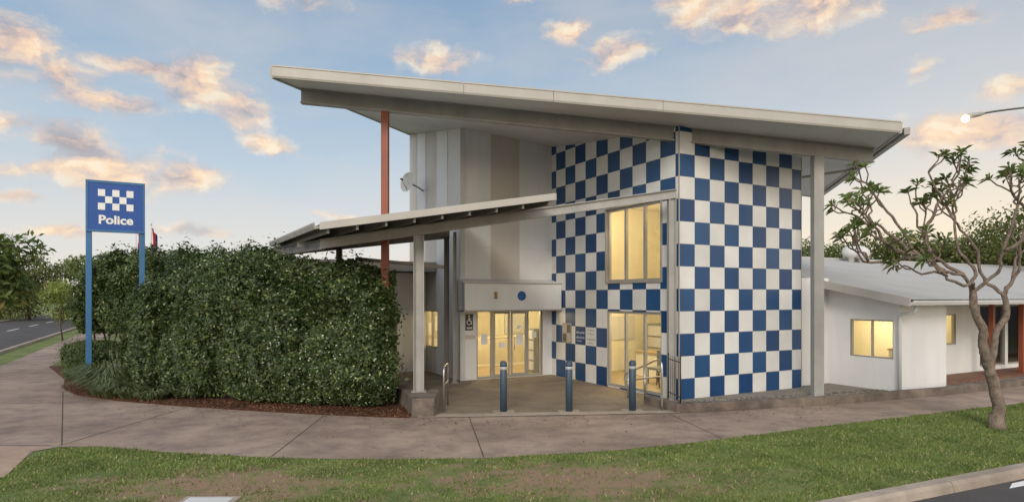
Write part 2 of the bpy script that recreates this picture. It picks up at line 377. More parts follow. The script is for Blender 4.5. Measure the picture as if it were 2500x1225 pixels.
def joint(a,b,w=.018,z=.010,m=None):
    a=Vector((*a,0));b=Vector((*b,0)); d=(b-a).normalized(); n=Vector((-d.y,d.x,0))*w/2
    p.poly([a-n+Vector((0,0,z)),a+n+Vector((0,0,z)),b+n+Vector((0,0,z)),b-n+Vector((0,0,z))][::-1],m or M_joint)
for a,b in [((-3.89,10.2),(-4.08,13.7)),((-.46,10.2),(-.93,13.6)),((3.83,11.5),(3.46,13.9)),((-7.85,10.95),(-7.57,14.7)),((-13,11.0),(-8.0,10.95)),((-7.85,11),(-12.1,17)),((8.4,13.65),(7.6,15.0)),((14.2,16.2),(13.4,17.5)),((-16.4,18.3),(-14.2,19.8)),((-14.9,14.9),(-9.9,15.5))]: joint(a,b)
p.obj('footpath',kind='structure')
pp=MB(); pp.poly([(-7.8,10.83,.010),(-8.02,10.5,.010),(-7.75,10.0,.010),(-7.3,9.1,.010),(-7.3,8.4,.010),(-8.1,7.7,.010),(-13,9,.010),(-13,10.95,.010)][::-1],mat('path_pinkish',(.46,.33,.25),.85,var=.15,scale=.8,bump=.3,fine=.12,stain=.18)); pp.obj('crossing_path',kind='structure')
a=MB(); a.poly([(-2.3,13.42,.016),(3.72,13.98,.016),(4.35,15.7,.016),(1.3,20.9,.016),(-1.6,19.3,.016),(-3.8,23.5,.016),(-9,21,.016),(-6,18,.016)],M_agg)
a.obj('entrance_paving',kind='structure')
a=MB(); a.poly([(-2.0,13.40,.020),(3.72,13.93,.020),(3.72,14.28,.020),(-2.0,13.78,.020)],M_conc2)
a.obj('paving_border',kind='structure')
bed=[(-2.2,13.42),(-4,13.77),(-5.7,14.22),(-7.8,14.87),(-9.76,15.62),(-11.4,16.52),(-12.6,17.72),(-13.9,19.62),(-16.95,23.1),(-13,25),(-6,19),(-2.3,17)]
a=MB(); a.poly([(x,y,.035) for x,y in bed][::-1],M_mulch)
n=len(bed)
for i in range(n):
    (x0,y0),(x1,y1)=bed[i],bed[(i+1)%n]; a.poly([(x0,y0,0),(x1,y1,0),(x1,y1,.035),(x0,y0,.035)],M_mulch)
a.obj('mulch_bed',kind='structure')
n=9000; xs=rng.uniform(-13,-2.2,n); fy=np.interp(xs,[-13.9,-12.6,-11.4,-9.76,-7.8,-5.7,-4,-2.2],[19.6,17.7,16.5,15.6,14.85,14.2,13.75,13.42]); ys=fy+rng.uniform(-.07,1.0,n)
P=np.stack([xs,ys,np.full(n,.045)],1); Q=leaves(P,np.tile([0,0,1.],(n,1)),.07,.02,.5)
quads_mesh('mulch_chips',Q,[leafmat('mulch_chip',(.07,.028,.015),(.24,.11,.06),trans=0)],kind='stuff')
n=420; xs=rng.uniform(-9,8,n); ys=np.interp(xs,[-9,-2,3,8],[15.2,13.3,13.7,15])-rng.exponential(.7,n); ok=ys>np.interp(xs,[q[0] for q in near[7:]],[q[1] for q in near[7:]])+.1
P=np.stack([xs[ok],ys[ok],np.full(ok.sum(),.022)],1)
quads_mesh('fallen_leaves',leaves(P,np.tile([0,0,1.],(len(P),1)),.06,.03,.25),[leafmat('dry_leaf',(.09,.05,.025),(.26,.16,.07),trans=0)],kind='stuff')
g=MB(); g.poly([(3.85,14.1,.05),(7.33,15.05,.05),(11.3,16.6,.05),(14.9,18.4,.05),(24,23,.05),(22,26,.05),(8,17.8,.05),(3.9,15.9,.05)],M_gravel); g.obj('gravel_bed',kind='structure')
n=7000; u=rng.uniform(0,1,n); xs=3.9+u*10; fy=np.interp(xs,[3.85,7.33,11.3,14.9],[14.2,15.15,16.7,18.4]); P=np.stack([xs,fy+rng.uniform(0,1.1,n),np.full(n,.062)],1)
quads_mesh('loose_gravel',leaves(P,np.tile([0,0,1.],(n,1)),.04,.032,.6),[leafmat('pebble',(.16,.14,.12),(.42,.38,.33),trans=0)],kind='stuff')

def grass(n,xr,yr,hmin,hmax,name):
    x=rng.uniform(*xr,n); y=yr[0]+(yr[1]-yr[0])*rng.uniform(0,1,n)**1.25
    nx=[q[0] for q in near[7:]]; ny=[q[1] for q in near[7:]]
    Z=np.stack([x,y,x*0],1)
    top=np.interp(x,[-8.2,-7.9,-7.2]+nx,[9.6,10.8,10.88]+ny)+vnoise(Z,5,5)*.06
    left=np.interp(y,[7.5,8.4,9.1,10.0,10.8],[-7.2,-7.22,-7.32,-7.72,-7.85])
    kb=7.96+.4496*(x-3.88)
    bare=np.maximum(1-np.hypot((x-.9)/3.2,(y-8.9)/1.4),1-np.hypot((x+4.0)/2.8,(y-8.5)/1.4))+vnoise(Z,3,9)*.5+vnoise(Z,9,19)*.3
    bare=np.maximum(bare,vnoise(Z,1.1,29)*.9-.25)
    ok=(y<top)&(y>kb+.03)&(x>left)&(rng.uniform(0,1,n)>np.clip(bare*1.5,0,.90))
    ok&=~((abs(x+3.83)<.37)&(y<8.15))
    x,y,bare=x[ok],y[ok],bare[ok]; n=len(x); Z=Z[ok]
    h=rng.uniform(hmin,hmax,n)*(1+.5*vnoise(Z,1.6,3)); an=rng.uniform(0,6.28,n); w=.0045+.0006*y
    lean=rng.normal(0,.5,(n,2))*h[:,None]
    z0=np.zeros(n)
    a=np.stack([x-np.cos(an)*w,y-np.sin(an)*w,z0],1); b=np.stack([x+np.cos(an)*w,y+np.sin(an)*w,z0],1); c=np.stack([x+lean[:,0],y+lean[:,1],h],1)
    return quads_mesh(name,np.stack([a,b,c],1),[leafmat('grass_blades',(.145,.22,.045),(.29,.34,.10),(.46,.38,.21),rough=.7,nscale=1.3)],nv=3,kind='stuff')
grass(250000,(-8.2,16),(7.6,15.5),.02,.05,'grass')

lw=MB(); lw.sweep([(3.25,15.2,0),(3.72,14.1,0),(7.33,15.03,0),(11.3,16.58,0),(14.9,18.38,0),(30,26.1,0)],boxrect(.2,.2),M_concd)
lw.obj('low_garden_wall',origin=(3.72,14.1,0),bevel=.012,label="long low stained concrete kerb wall edging the gravel bed",category="wall")
pl=MB()
pts=[(-2.14,13.5),(-1.66,13.52),(-1.72,14.9),(-2.6,15.9),(-2.95,15.6),(-2.5,14.6)]
pl.prism(pts,0,.40,M_concd)
pl.obj('planter_end_wall',origin=(-1.9,13.8,0),bevel=.015,label="stained concrete plinth at the hedge end carrying a steel column",category="wall")

# ------------------------------------------------------------ POLICE STATION
st=empty('police_station',C0,label="police station with blue and white checkered walls and sloping roof",category="building")
FL,FR,BL,BR=Vector((-5.19,13.7,7.35)),Vector((9.02,14.7,6.41)),Vector((-3.74,24,8.68)),Vector((10.5,22,6.06))
def sof(X,Y):
    u=v=.5
    for _ in range(20):
        XL=FL.x+(BL.x-FL.x)*v; XR=FR.x+(BR.x-FR.x)*v; u=(X-XL)/(XR-XL)
        YF=FL.y+(FR.y-FL.y)*u; YB=BL.y+(BR.y-BL.y)*u; v=(Y-YF)/(YB-YF)
    return (1-v)*(FL.z+(FR.z-FL.z)*u)+v*(BL.z+(BR.z-BL.z)*u)
def bil(u,v): return (FL*(1-u)+FR*u)*(1-v)+(BL*(1-u)+BR*u)*v
rf=MB(); NU,NV=14,6
for i in range(NU):
    for j in range(NV):
        q=[bil(i/NU,j/NV),bil((i+1)/NU,j/NV),bil((i+1)/NU,(j+1)/NV),bil(i/NU,(j+1)/NV)]
        rf.poly(q[::-1],M_soffit); rf.poly([p+Vector((0,0,.2)) for p in q],M_sheet)
for u in (.14,.29,.43,.605,.80,.92):
    a_,b_=bil(u,0),bil(u,1); rf.sweep([a_+Vector((0,0,-.006)),b_+Vector((0,0,-.006))],boxrect(.03,.004),M_pale2)
roof=rf.obj('roof',st)
fs=MB()
def fascia(a,b,cuts,h0=-.03,h1=.235,th=.05,m=M_fascia):
    for c0,c1 in zip(cuts[:-1],cuts[1:]):
        p=a.lerp(b,c0); q=a.lerp(b,c1); d=(q-p).normalized(); p=p+d*.004; q=q-d*.004
        fs.sweep([p,q],[(0,h0),(th,h0),(th+.02,h0+.04),(th+.02,h1-.035),(th+.035,h1-.03),(th+.035,h1),(0,h1)],m)
fascia(FL,FR,[0,.29,.43,.605,1.0])
fascia(FR,BR,[0,.5,1]); fascia(BR,BL,[0,.5,1]); fascia(BL,FL,[0,.5,1])
fs.obj('fascia',roof)
gt=MB(); gt.sweep([FR+Vector((.02,0,-.04)),BR+Vector((.02,0,-.04))],[(.09,-.02),(.22,-.02),(.22,.14),(.09,.14)],M_steel)
gt.tube([B(4.9,.6,5.7),B(4.9,.6,6.0),(BR+(FR-BR)*.55)+Vector((.1,0,-.05))],.04,M_steel)
gt.obj('gutter',roof)
def beamline(w): return Vector((4.2+.9967*w,15.71+.0816*w,0))
def roofbeam(w0,w1,name):
    b=MB(); pts=[]
    for i in range(7):
        q=beamline(w0+(w1-w0)*i/6); q.z=sof(q.x,q.y); pts.append(q)
    b.sweep(pts,[(-.09,-.36),(.09,-.36),(.09,-.33),(.012,-.33),(.012,-.03),(.09,-.03),(.09,-.003),(-.09,-.003),(-.09,-.03),(-.012,-.03),(-.012,-.33),(-.09,-.33)],M_steel)
    return b.obj(name,st)
roofbeam(-9.23,-.18,'roof_beam'); roofbeam(.25,5.03,'roof_beam')
def solidcol(x,y,z0,z1,w,d,name,m,dx=1,dy=0):
    F=frame(x,y,dx,dy); b=MB(); b.box(F,-w/2,w/2,-d/2,d/2,z0,z1,m); b.box(F,-w/2-.04,w/2+.04,-d/2-.04,d/2+.04,z0,z0+.02,m)
    return b.obj(name,st,bevel=.008)
solidcol(7.74,16.0,.05,sof(7.74,16.0)-.36,.25,.22,'roof_column',M_steel)
o=solidcol(-3.04,15.12,.03,sof(-3.04,15.12)-.36,.17,.17,'roof_column',M_red); o['label']="tall red oxide steel column"
def wallgrid(b,Fa,a0,a1,z0,top,holes,mfun,uvf=None,cuts=(),reveal=.14,inward=None,flip=False,zc=()):
    A=sorted(set([a0,a1]+list(cuts)+[h[0] for h in holes]+[h[1] for h in holes]))
    Z=sorted(set([z0]+[h[2] for h in holes]+[h[3] for h in holes]+list(zc)))
    for i in range(len(A)-1):
        for j in range(len(Z)):
            x0,x1=A[i],A[i+1]; zl=Z[j]
            mid=(x0+x1)/2
            if j<len(Z)-1: t0=t1=Z[j+1]
            else: t0,t1=top(x0),top(x1)
            zm=(zl+min(t0,t1))/2
            if any(h[0]-1e-6<mid<h[1]+1e-6 and h[2]<zm<h[3] for h in holes): continue
            q=[(x0,zl),(x1,zl),(x1,t1),(x0,t0)]
            if flip: q=q[::-1]
            b.poly([Fa(*c) for c in q],mfun(mid,zm),[uvf(*c) for c in q] if uvf else None)
    for h in holes:
        x0,x1,zl,zh=h; ring=[(x0,zl),(x1,zl),(x1,zh),(x0,zh)]
        for i in range(4):
            c,d=ring[i],ring[(i+1)%4]; b.poly([Fa(*c),Fa(*d),Fa(*d)+inward*reveal,Fa(*c)+inward*reveal],M_alu)
def topB(s,t): p=B(s,t,0); return sof(p.x,p.y)+.05
w=MB()
WU=(.64,2.94,2.99,5.05); WL=(.64,2.94,.05,2.18)
wallgrid(w,lambda a,z:B(a,0,z),0,4.505,0,lambda a:topB(a,0),[],lambda a,z:M_check,lambda a,z:(a/.515,z/.555),cuts=(1.1,2.2,3.3))
wallgrid(w,lambda a,z:B(0,a,z),0,5.949,0,lambda a:topB(0,a),[WU,WL],lambda a,z:M_check,lambda a,z:((a-.68)/.555,z/.555),inward=R,flip=True,cuts=(4,5))
w.obj('checker_wall',st)
w=MB(); w.box(B,-.012,.012,-.012,.012,0,topB(0,0)-.02,M_alu); w.obj('corner_trim',st)
w=MB(); w.box(B,4.495,4.515,-.012,.010,0,topB(4.5,0)-.02,M_alu); w.obj('corner_trim',st)
w=MB()
wallgrid(w,lambda a,z:B(4.505,a,z),0,6,0,lambda a:topB(4.505,a),[],lambda a,z:M_white)
wallgrid(w,lambda a,z:B(a,10.7,z),-3.253,4.5,0,lambda a:topB(a,10.7)-.05,[],lambda a,z:M_white,flip=True)
wallgrid(w,lambda a,z:B(4.505,a,z),6,10.7,0,lambda a:topB(4.505,a),[],lambda a,z:M_white)
w.obj('rear_wall',st)
w=MB()
DO=(-2.72,-.35,.03,2.16)
def mPL(a,z):
    if z<2.2: return M_white
    return M_pale if a>-1.215 else (M_beige if a>-2.238 else M_pale)
wallgrid(w,lambda a,z:B(a,5.949,z),-3.253,0,0,lambda a:topB(a,5.949),[DO],mPL,inward=T,cuts=(-1.215,-2.238),zc=(4.1,))
def mPQ(a,z):
    k=a-5.949
    return M_pale2 if k<1.05 else M_pale if k<2.05 else M_beige if k<3.03 else M_pale if k<3.95 else M_beige
WQ=(7.9,9.1,.85,2.12)
wallgrid(w,lambda a,z:B(-3.253,a,z),5.949,10.71,0,lambda a:topB(-3.253,a),[WQ],mPQ,inward=R,flip=True,cuts=(7.0,8.0,8.98,9.9))
for a in (7.0,8.0,8.98,9.9): w.box(B,-3.268,-3.253,a-.01,a+.01,2.4,topB(-3.253,a)-.08,M_pale2)
for s_ in (-1.215,-2.238): w.box(B,s_-.006,s_+.006,5.944,5.948,3.13,topB(s_,5.949)-.08,M_pale2)
for z_ in (4.1,5.6): w.box(B,-3.25,-.01,5.9455,5.9475,z_-.005,z_+.005,M_pale2)
w.box(B,-3.29,-3.13,5.905,5.947,0,topB(-3.25,5.95)-.1,M_pale2)
w.obj('panel_wall',st)
w=MB(); w.box(B,-7.4,-3.28,8.9,12.5,0,3.4,M_pale2); w.obj('side_wing_wall',st)
w=MB(); w.box(B,-7.7,-3.28,8.0,12.8,3.45,3.62,M_steeld); w.box(B,-7.7,-3.28,7.94,8.0,3.40,3.72,M_steel); w.obj('side_wing_roof',st)
def window(par,Fa,a0,a1,z0,z1,mull,inw,name='window',inset=.07,fw=.05,trans=()):
    f=MB(); g=MB()
    def bar(x0,x1,y0,y1):
        vs=[Fa(x,z)+inw*d for d in (inset-.03,inset+.04) for x,z in ((x0,y0),(x1,y0),(x1,y1),(x0,y1))]
        f.mesh(vs,[(3,2,1,0),(4,5,6,7),(0,1,5,4),(1,2,6,5),(2,3,7,6),(3,0,4,7)],M_alu)
    e=.003
    bar(a0+e,a0+fw,z0+e,z1-e); bar(a1-fw,a1-e,z0+e,z1-e); bar(a0+fw,a1-fw,z0+e,z0+fw); bar(a0+fw,a1-fw,z1-fw,z1-e)
    for m in mull: bar(m-fw*.6,m+fw*.6,z0+fw,z1-fw)
    g.poly([Fa(a0+fw,z0+fw)+inw*inset,Fa(a1-fw,z0+fw)+inw*inset,Fa(a1-fw,z1-fw)+inw*inset,Fa(a0+fw,z1-fw)+inw*inset],M_glass)
    wo=g.obj(name,par); f.obj('frame',wo); return wo
LF=lambda a,z:B(0,a,z); PL=lambda a,z:B(a,5.949,z); PQ=lambda a,z:B(-3.253,a,z)
window(st,LF,*WU,(1.35,2.15),R,fw=.07); window(st,LF,*WL,(1.35,2.15),R,fw=.07)
w=MB()
w.box(B,-.045,-.002,.60,2.98,5.05,5.09,M_alu); w.box(B,-.045,-.002,.60,2.98,2.95,2.99,M_alu); w.box(B,-.044,-.002,.60,.64,2.985,5.055,M_alu); w.box(B,-.044,-.002,2.94,2.98,2.985,5.055,M_alu)
w.obj('window_surround',st)
window(st,PQ,*WQ,(8.5,),R)
wo=window(st,PL,DO[0],DO[1],DO[2],DO[3],(-2.17,-.88),T,name='entrance_screen',inset=.08,fw=.06)
for (a,b_,hs) in ((-2.12,-1.54,1),(-1.50,-.93,0)):
    d=MB(); f=MB()
    d.poly([B(a+.06,6.0,.12),B(b_-.06,6.0,.12),B(b_-.06,6.0,2.05),B(a+.06,6.0,2.05)],M_glass)
    dr=d.obj('door',st)
    for x0,x1,z0,z1 in ((a,a+.06,.05,2.11),(b_-.06,b_,.05,2.11),(a+.06,b_-.06,.05,.14),(a+.06,b_-.06,2.04,2.11)): f.box(B,x0,x1,5.985,6.02,z0,z1,M_alu)
    f.obj('frame',dr)
    h=MB(); hx=b_-.1 if hs else a+.1
    h.tube([B(hx,5.985,.9),B(hx,5.94,.9),B(hx,5.94,1.3),B(hx,5.985,1.3)],.012,M_stain)
    h.obj('handle',dr)
for a,z,ww,hh in ((-2.45,1.25,.22,.32),(-1.2,1.2,.24,.34),(-1.22,1.6,.14,.1),(-.65,1.35,.16,.2),(-1.83,1.05,.22,.16)):
    q=MB(); q.box(B,a-ww/2,a+ww/2,5.974,5.976,z-hh/2,z+hh/2,M_paper); q.obj('door_notice',st)
h=MB(); s0,s1=-3.40,-.02; t0,t1=5.32,5.935
prof=[(t0,2.17),(t1,2.17),(t1,3.12),(t0+.12,3.02),(t0,2.96)]
n=len(prof); vs=[B(s_,t_,z_) for s_ in (s0,s1) for t_,z_ in prof]
h.mesh(vs,[tuple(range(n)),tuple(range(2*n-1,n-1,-1))]+[(n+i,n+(i+1)%n,(i+1)%n,i) for i in range(n)],M_white)
hood=h.obj('entrance_hood',st,bevel=.01)
h=MB(); h.box(B,s0-.02,s1,t0-.02,t1,2.13,2.165,M_alu); h.box(B,s0-.015,s1,t0-.012,t0+.02,2.965,3.0,M_alu); h.obj('trim',hood)
def disc(b,F,a,z,r,m,t,n=28,th=.015):
    vs=[F(a+r*math.cos(2*math.pi*i/n),t,z+r*math.sin(2*math.pi*i/n)) for i in range(n)]+[F(a+r*math.cos(2*math.pi*i/n),t-th,z+r*math.sin(2*math.pi*i/n)) for i in range(n)]
    b.mesh(vs,[tuple(range(n)),tuple(range(2*n-1,n-1,-1))]+[(i,(i+1)%n,n+(i+1)%n,n+i) for i in range(n)],m)
h=MB(); disc(h,B,-1.48,2.60,.145,M_signblue,t0-.001); disc(h,B,-1.48,2.60,.10,mat('badge_mid_blue',(.02,.12,.34),.4),t0-.018,th=.004)
h.obj('round_badge',hood)
h=MB(); h.box(B,-2.42,-2.34,t0-.05,t0-.001,2.53,2.70,mat('amber_lamp',(.40,.22,.06),.4)); h.box(B,-2.435,-2.325,t0-.03,t0-.0005,2.515,2.53,M_black); h.box(B,-2.435,-2.325,t0-.03,t0-.0005,2.70,2.715,M_black); h.obj('wall_lamp',hood)
h=MB(); h.box(B,-3.10,-2.86,5.915,5.943,1.55,2.04,mat('sign_charcoal',(.05,.05,.055),.5))
F2=lambda a,t,z:B(-2.98+a,t,z)
disc(h,F2,-.01,1.985,.026,M_wp,5.914,n=12,th=.003)
h.box(F2,-.026,.006,5.910,5.914,1.83,1.95,M_wp); h.box(F2,-.0,.065,5.909,5.913,1.82,1.846,M_wp); h.box(F2,.052,.078,5.910,5.914,1.72,1.83,M_wp); h.box(F2,.0,.055,5.909,5.913,1.89,1.91,M_wp)
for i in range(14):
    a0=math.radians(110+i*17); a1=math.radians(110+(i+1)*17); r0,r1=.060,.080
    h.poly([F2(-.015+r*math.cos(q),5.911,1.79+r*math.sin(q)) for q,r in ((a0,r0),(a1,r0),(a1,r1),(a0,r1))],M_wp)
for i in range(5): h.box(F2,-.088+i*.037,-.062+i*.037,5.910,5.914,1.59,1.645,M_wp)
h.obj('accessible_entry_sign',st)
h=MB(); h.box(B,-3.12,-2.78,5.925,5.944,1.28,1.40,M_stain); h.obj('small_plaque',st)
def lblock(b,t0_,t1_,z0_,z1_,m,d=.008,d0=.001):
    vs=[B(-x_,t_,z_) for x_ in (d0,d) for t_,z_ in ((t0_,z0_),(t1_,z0_),(t1_,z1_),(t0_,z1_))]
    b.mesh(vs,[(0,1,2,3),(7,6,5,4),(0,4,5,1),(1,5,6,2),(2,6,7,3),(3,7,4,0)],m)
h=MB(); lblock(h,4.76,5.28,1.12,1.74,mat('notice_plate',(.34,.31,.28),.5),.02)
for i in range(2):
    for j in range(2): lblock(h,4.80+i*.24,5.0+i*.24,1.16+j*.29,1.40+j*.29,mat('notice_inset',(.11,.09,.08),.5) if i!=j else mat('notice_pale',(.42,.40,.37),.5),.024,.021)
h.obj('notice_plate',st)
rr=random.Random(3)
for mm,(z_,hh,t_a,t_b) in [(M_letter,(1.45,.065,4.10,4.50)),(M_letter,(1.30,.07,4.08,4.50)),(M_letter,(1.21,.028,4.2,4.48)),(M_int,(1.56,.03,3.55,3.9)),(M_int,(1.46,.03,3.6,3.9)),(M_int,(1.28,.045,3.5,3.92)),(M_int,(1.18,.03,3.62,3.9))]:
    h=MB(); t_=t_b
    while t_>t_a:
        ww=hh*rr.uniform(.3,.5); lblock(h,t_-ww,t_,z_,z_+hh*rr.choice([.7,.7,1]),mm,.005); t_-=ww+hh*.4
    h.obj('wall_lettering',st)
# entry canopy
cp=MB(); A_=Vector((-3.9,12.8,4.07)); B_=Vector((.94,13.8,4.82)); D_=Vector((-1.75,18.9,4.95)); E_=Vector((-6.8,18.0,4.12))
def cb_(u,v): return (A_*(1-u)+B_*u)*(1-v)+(E_*(1-u)+D_*u)*v
NC=36
for i in range(NC):
    for j in range(4):
        def q(ii,jj,dz): p=cb_(ii/NC,jj/4); return p+Vector((0,0,dz))
        c=[q(i,j,-.02+.02*(i%2)),q(i+1,j,-.02+.02*((i+1)%2)),q(i+1,j+1,-.02+.02*((i+1)%2)),q(i,j+1,-.02+.02*(i%2))]
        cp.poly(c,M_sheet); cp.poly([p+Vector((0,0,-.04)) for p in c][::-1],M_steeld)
can=cp.obj('entry_canopy',st)
cf=MB()
cf.sweep([A_,B_],[(0,-.13),(.04,-.13),(.04,.02),(0,.02)],M_fascia); cf.sweep([B_,D_],[(0,-.13),(.04,-.13),(.04,.02),(0,.02)],M_fascia)
cf.sweep([E_,A_],[(-.0,-.10),(.10,-.12),(.13,-.02),(.13,.01),(.10,.01),(.09,-.06),(0,-.05)],M_steel)
cf.obj('fascia',can)
cr=MB()
for i in range(9):
    u=.03+i*.118
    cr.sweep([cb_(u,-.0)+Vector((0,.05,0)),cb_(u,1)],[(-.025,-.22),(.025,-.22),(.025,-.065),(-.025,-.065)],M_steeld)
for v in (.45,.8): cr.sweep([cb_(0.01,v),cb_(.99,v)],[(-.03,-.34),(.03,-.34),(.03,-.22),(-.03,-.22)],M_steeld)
cr.obj('rafters',can)
IPR=lambda h,wd:[(-wd,-h),(wd,-h),(wd,-h+.022),(.01,-h+.022),(.01,-.022),(wd,-.022),(wd,0),(-wd,0),(-wd,-.022),(-.01,-.022),(-.01,-h+.022),(-wd,-h+.022)]
def bt(X):
    f=(3.87-X)/6.04; return Vector((X,15.3-.74*f,5.17-.95*f))
b=MB(); b.sweep([bt(-4.35),bt(3.98)],IPR(.22,.07),M_steel); b.obj('canopy_beam',st)
b=MB(); b.sweep([(-6.5,17.3,3.93),(-1.9,19.2,4.6)],IPR(.25,.06),M_steeld); b.obj('canopy_beam',st)
b=MB(); b.sweep([bt(-4.3)+Vector((0,0,-.02)),(-6.4,17.4,3.93)],IPR(.22,.06),M_steeld); b.obj('canopy_beam',st)
def hcol(x,y,z0,z1,w,d,nm,m=M_steel):
    F=frame(x,y,1,.12); b=MB(); b.box(F,-w/2,-w/2+.02,-d/2,d/2,z0,z1,m); b.box(F,w/2-.02,w/2,-d/2,d/2,z0,z1,m); b.box(F,-w/2+.02,w/2-.02,-.012,.012,z0,z1,m)
    b.box(F,-w/2-.05,w/2+.05,-d/2-.05,d/2+.05,z0-.0,z0+.018,m); return b.obj(nm,st)
hcol(-2.15,14.56,.402,bt(-2.17).z-.22,.24,.2,'canopy_column'); hcol(3.87,15.3,.018,bt(3.87).z-.22,.18,.16,'canopy_column')
hcol(-1.98,19.1,.018,4.4,.16,.16,'canopy_column',M_steeld); hcol(-1.70,18.75,.018,4.5,.10,.10,'canopy_column'); hcol(-4.9,17.9,.018,4.0,.16,.16,'canopy_column',M_steeld)
b=MB(); b.tube([(-4.3,17.3,3.62),(-1.95,18.0,3.42)],.05,M_steel,12); b.obj('brace_pipe',st)
b=MB(); c=B(-3.9,8.9,6.45)
rings=[]; nn=20; dirv=Vector((-.55,-.8,.2)).normalized(); ax=dirv.cross(Vector((0,0,1))).normalized(); ay=ax.cross(dirv)
for k_ in range(5):
    rr_=.30*k_/4+.005; rings.append([c+(ax*math.cos(6.283*i/nn)+ay*math.sin(6.283*i/nn)*1.15)*rr_+dirv*(.09*(k_/4)**2) for i in range(nn)])
vs=[p for r_ in rings for p in r_]; b.mesh(vs,[(k_*nn+i,k_*nn+(i+1)%nn,(k_+1)*nn+(i+1)%nn,(k_+1)*nn+i) for k_ in range(4) for i in range(nn)]+[tuple(range(nn))],M_pale2,True)
b.tube([c,c+Vector((.25,.15,-.1)),B(-3.25,9.3,6.3)],.03,M_steel); b.tube([c-ay*.3,c+dirv*.35],.012,M_steel); b.tube([c+dirv*.3,c+dirv*.4],.03,M_black)
b.obj('satellite_dish',st)
# annex
def az_(t): return 2.44+.2*(t+2.42)
an=MB()
WA=(-1.69,-.476,.91,1.95)
wallgrid(an,lambda a,z:B(5.965,a,z),-1.846,6,0,lambda a:az_(a)-.02,[WA],lambda a,z:M_white,inward=R,flip=True)
wallgrid(an,lambda a,z:B(a,-1.846,z),5.965,8.2,0,lambda a:az_(-1.846)-.02,[],lambda a,z:M_white)
wallgrid(an,lambda a,z:B(8.2,a,z),-1.846,-.6,0,lambda a:az_(a)-.02,[],lambda a,z:M_white)
WB=(10.6,11.16,1.05,2.02); WC=[(12.6,14.2,.25,2.3),(14.4,16.4,.25,2.3),(16.6,18.6,.25,2.3),(19,21,.25,2.3)]
wallgrid(an,lambda a,z:B(a,-.6,z),8.2,30,0,lambda a:az_(-.6)-.02,[WB]+WC,lambda a,z:M_white,inward=T)
wallgrid(an,lambda a,z:B(a,6,z),4.5,5.965,0,lambda a:az_(6)-.02,[],lambda a,z:M_white)
wallgrid(an,lambda a,z:B(a,.2,z),4.5,5.965,0,lambda a:az_(.2)+.15,[],lambda a,z:M_white)
an.obj('annex_wall',st)
window(st,lambda a,z:B(5.965,a,z),*WA,(-1.08,),R,fw=.04)
window(st,lambda a,z:B(a,-.6,z),*WB,(),T,fw=.04)
for h_ in WC: window(st,lambda a,z:B(a,-.6,z),*h_,((h_[0]+h_[1])/2,),T,fw=.05)
ar=MB(); s0,s1=5.34,36; nn=160
for i in range(nn):
    a=s0+(s1-s0)*i/nn; b2=s0+(s1-s0)*(i+1)/nn; za,zb=.005*(i%2),.005*((i+1)%2)
    ar.poly([B(a,-2.40,az_(-2.4)+.06+za),B(b2,-2.40,az_(-2.4)+.06+zb),B(b2,6,az_(6)+.06+zb),B(a,6,az_(6)+.06+za)],M_sheet)
ar.poly([B(s0,-2.4,az_(-2.4)),B(s0,6,az_(6)),B(s1,6,az_(6)),B(s1,-2.4,az_(-2.4))],M_soffit)
ar.poly([B(s0,6,az_(6)+.06),B(s1,6,az_(6)+.06),B(s1,14,2.5),B(s0,14,2.5)],M_sheet)
ar.tube([B(s0,6,az_(6)+.08),B(s1,6,az_(6)+.08)],.06,M_sheet,8)
aro=ar.obj('annex_roof',st)
ab=MB()
ab.sweep([B(s0-.03,-2.5,az_(-2.5)),B(s0-.03,6,az_(6))],[(-.03,-.09),(.03,-.09),(.03,.13),(-.03,.13)],M_fascia)
ab.obj('barge_board',aro)
ab=MB(); ab.sweep([B(s0,-2.50,az_(-2.45)),B(s1,-2.50,az_(-2.45))],[(-.08,-.07),(.05,-.07),(.08,.01),(.08,.05),(.06,.05),(.05,0),(-.08,0)],M_pale2); ab.obj('gutter',aro)
ab=MB(); ab.tube([B(5.87,-2.35,2.33),B(5.87,-2.3,2.18),B(5.87,-1.95,2.12),B(5.87,-1.92,2.0),B(5.87,-1.92,.05)],.045,M_pale2,10); ab.obj('downpipe',aro)
for s_ in (11.55,13.4,17.5,21.5):
    p_=B(s_,-1.43,0); o=solidcol(p_.x,p_.y,.122,az_(-1.43),.13,.13,'verandah_post',M_red,R.x,R.y)
v=MB(); v.box(B,8.22,30,-1.7,-.62,.0,.12,M_deck); v.obj('verandah_floor',st)
for s_,t_,z_ in ((14.8,5.4,4.05),(15.6,5.6,4.1),(15.2,5.2,4.0)):
    b=MB(); p_=B(s_,t_,z_-.1); b.lathe(p_,[(.12,0),(.12,.3),(.30,.35),(.36,.5),(.33,.66),(.2,.78),(.02,.8)],M_pale2,16)
    b.obj('roof_ventilator',aro)
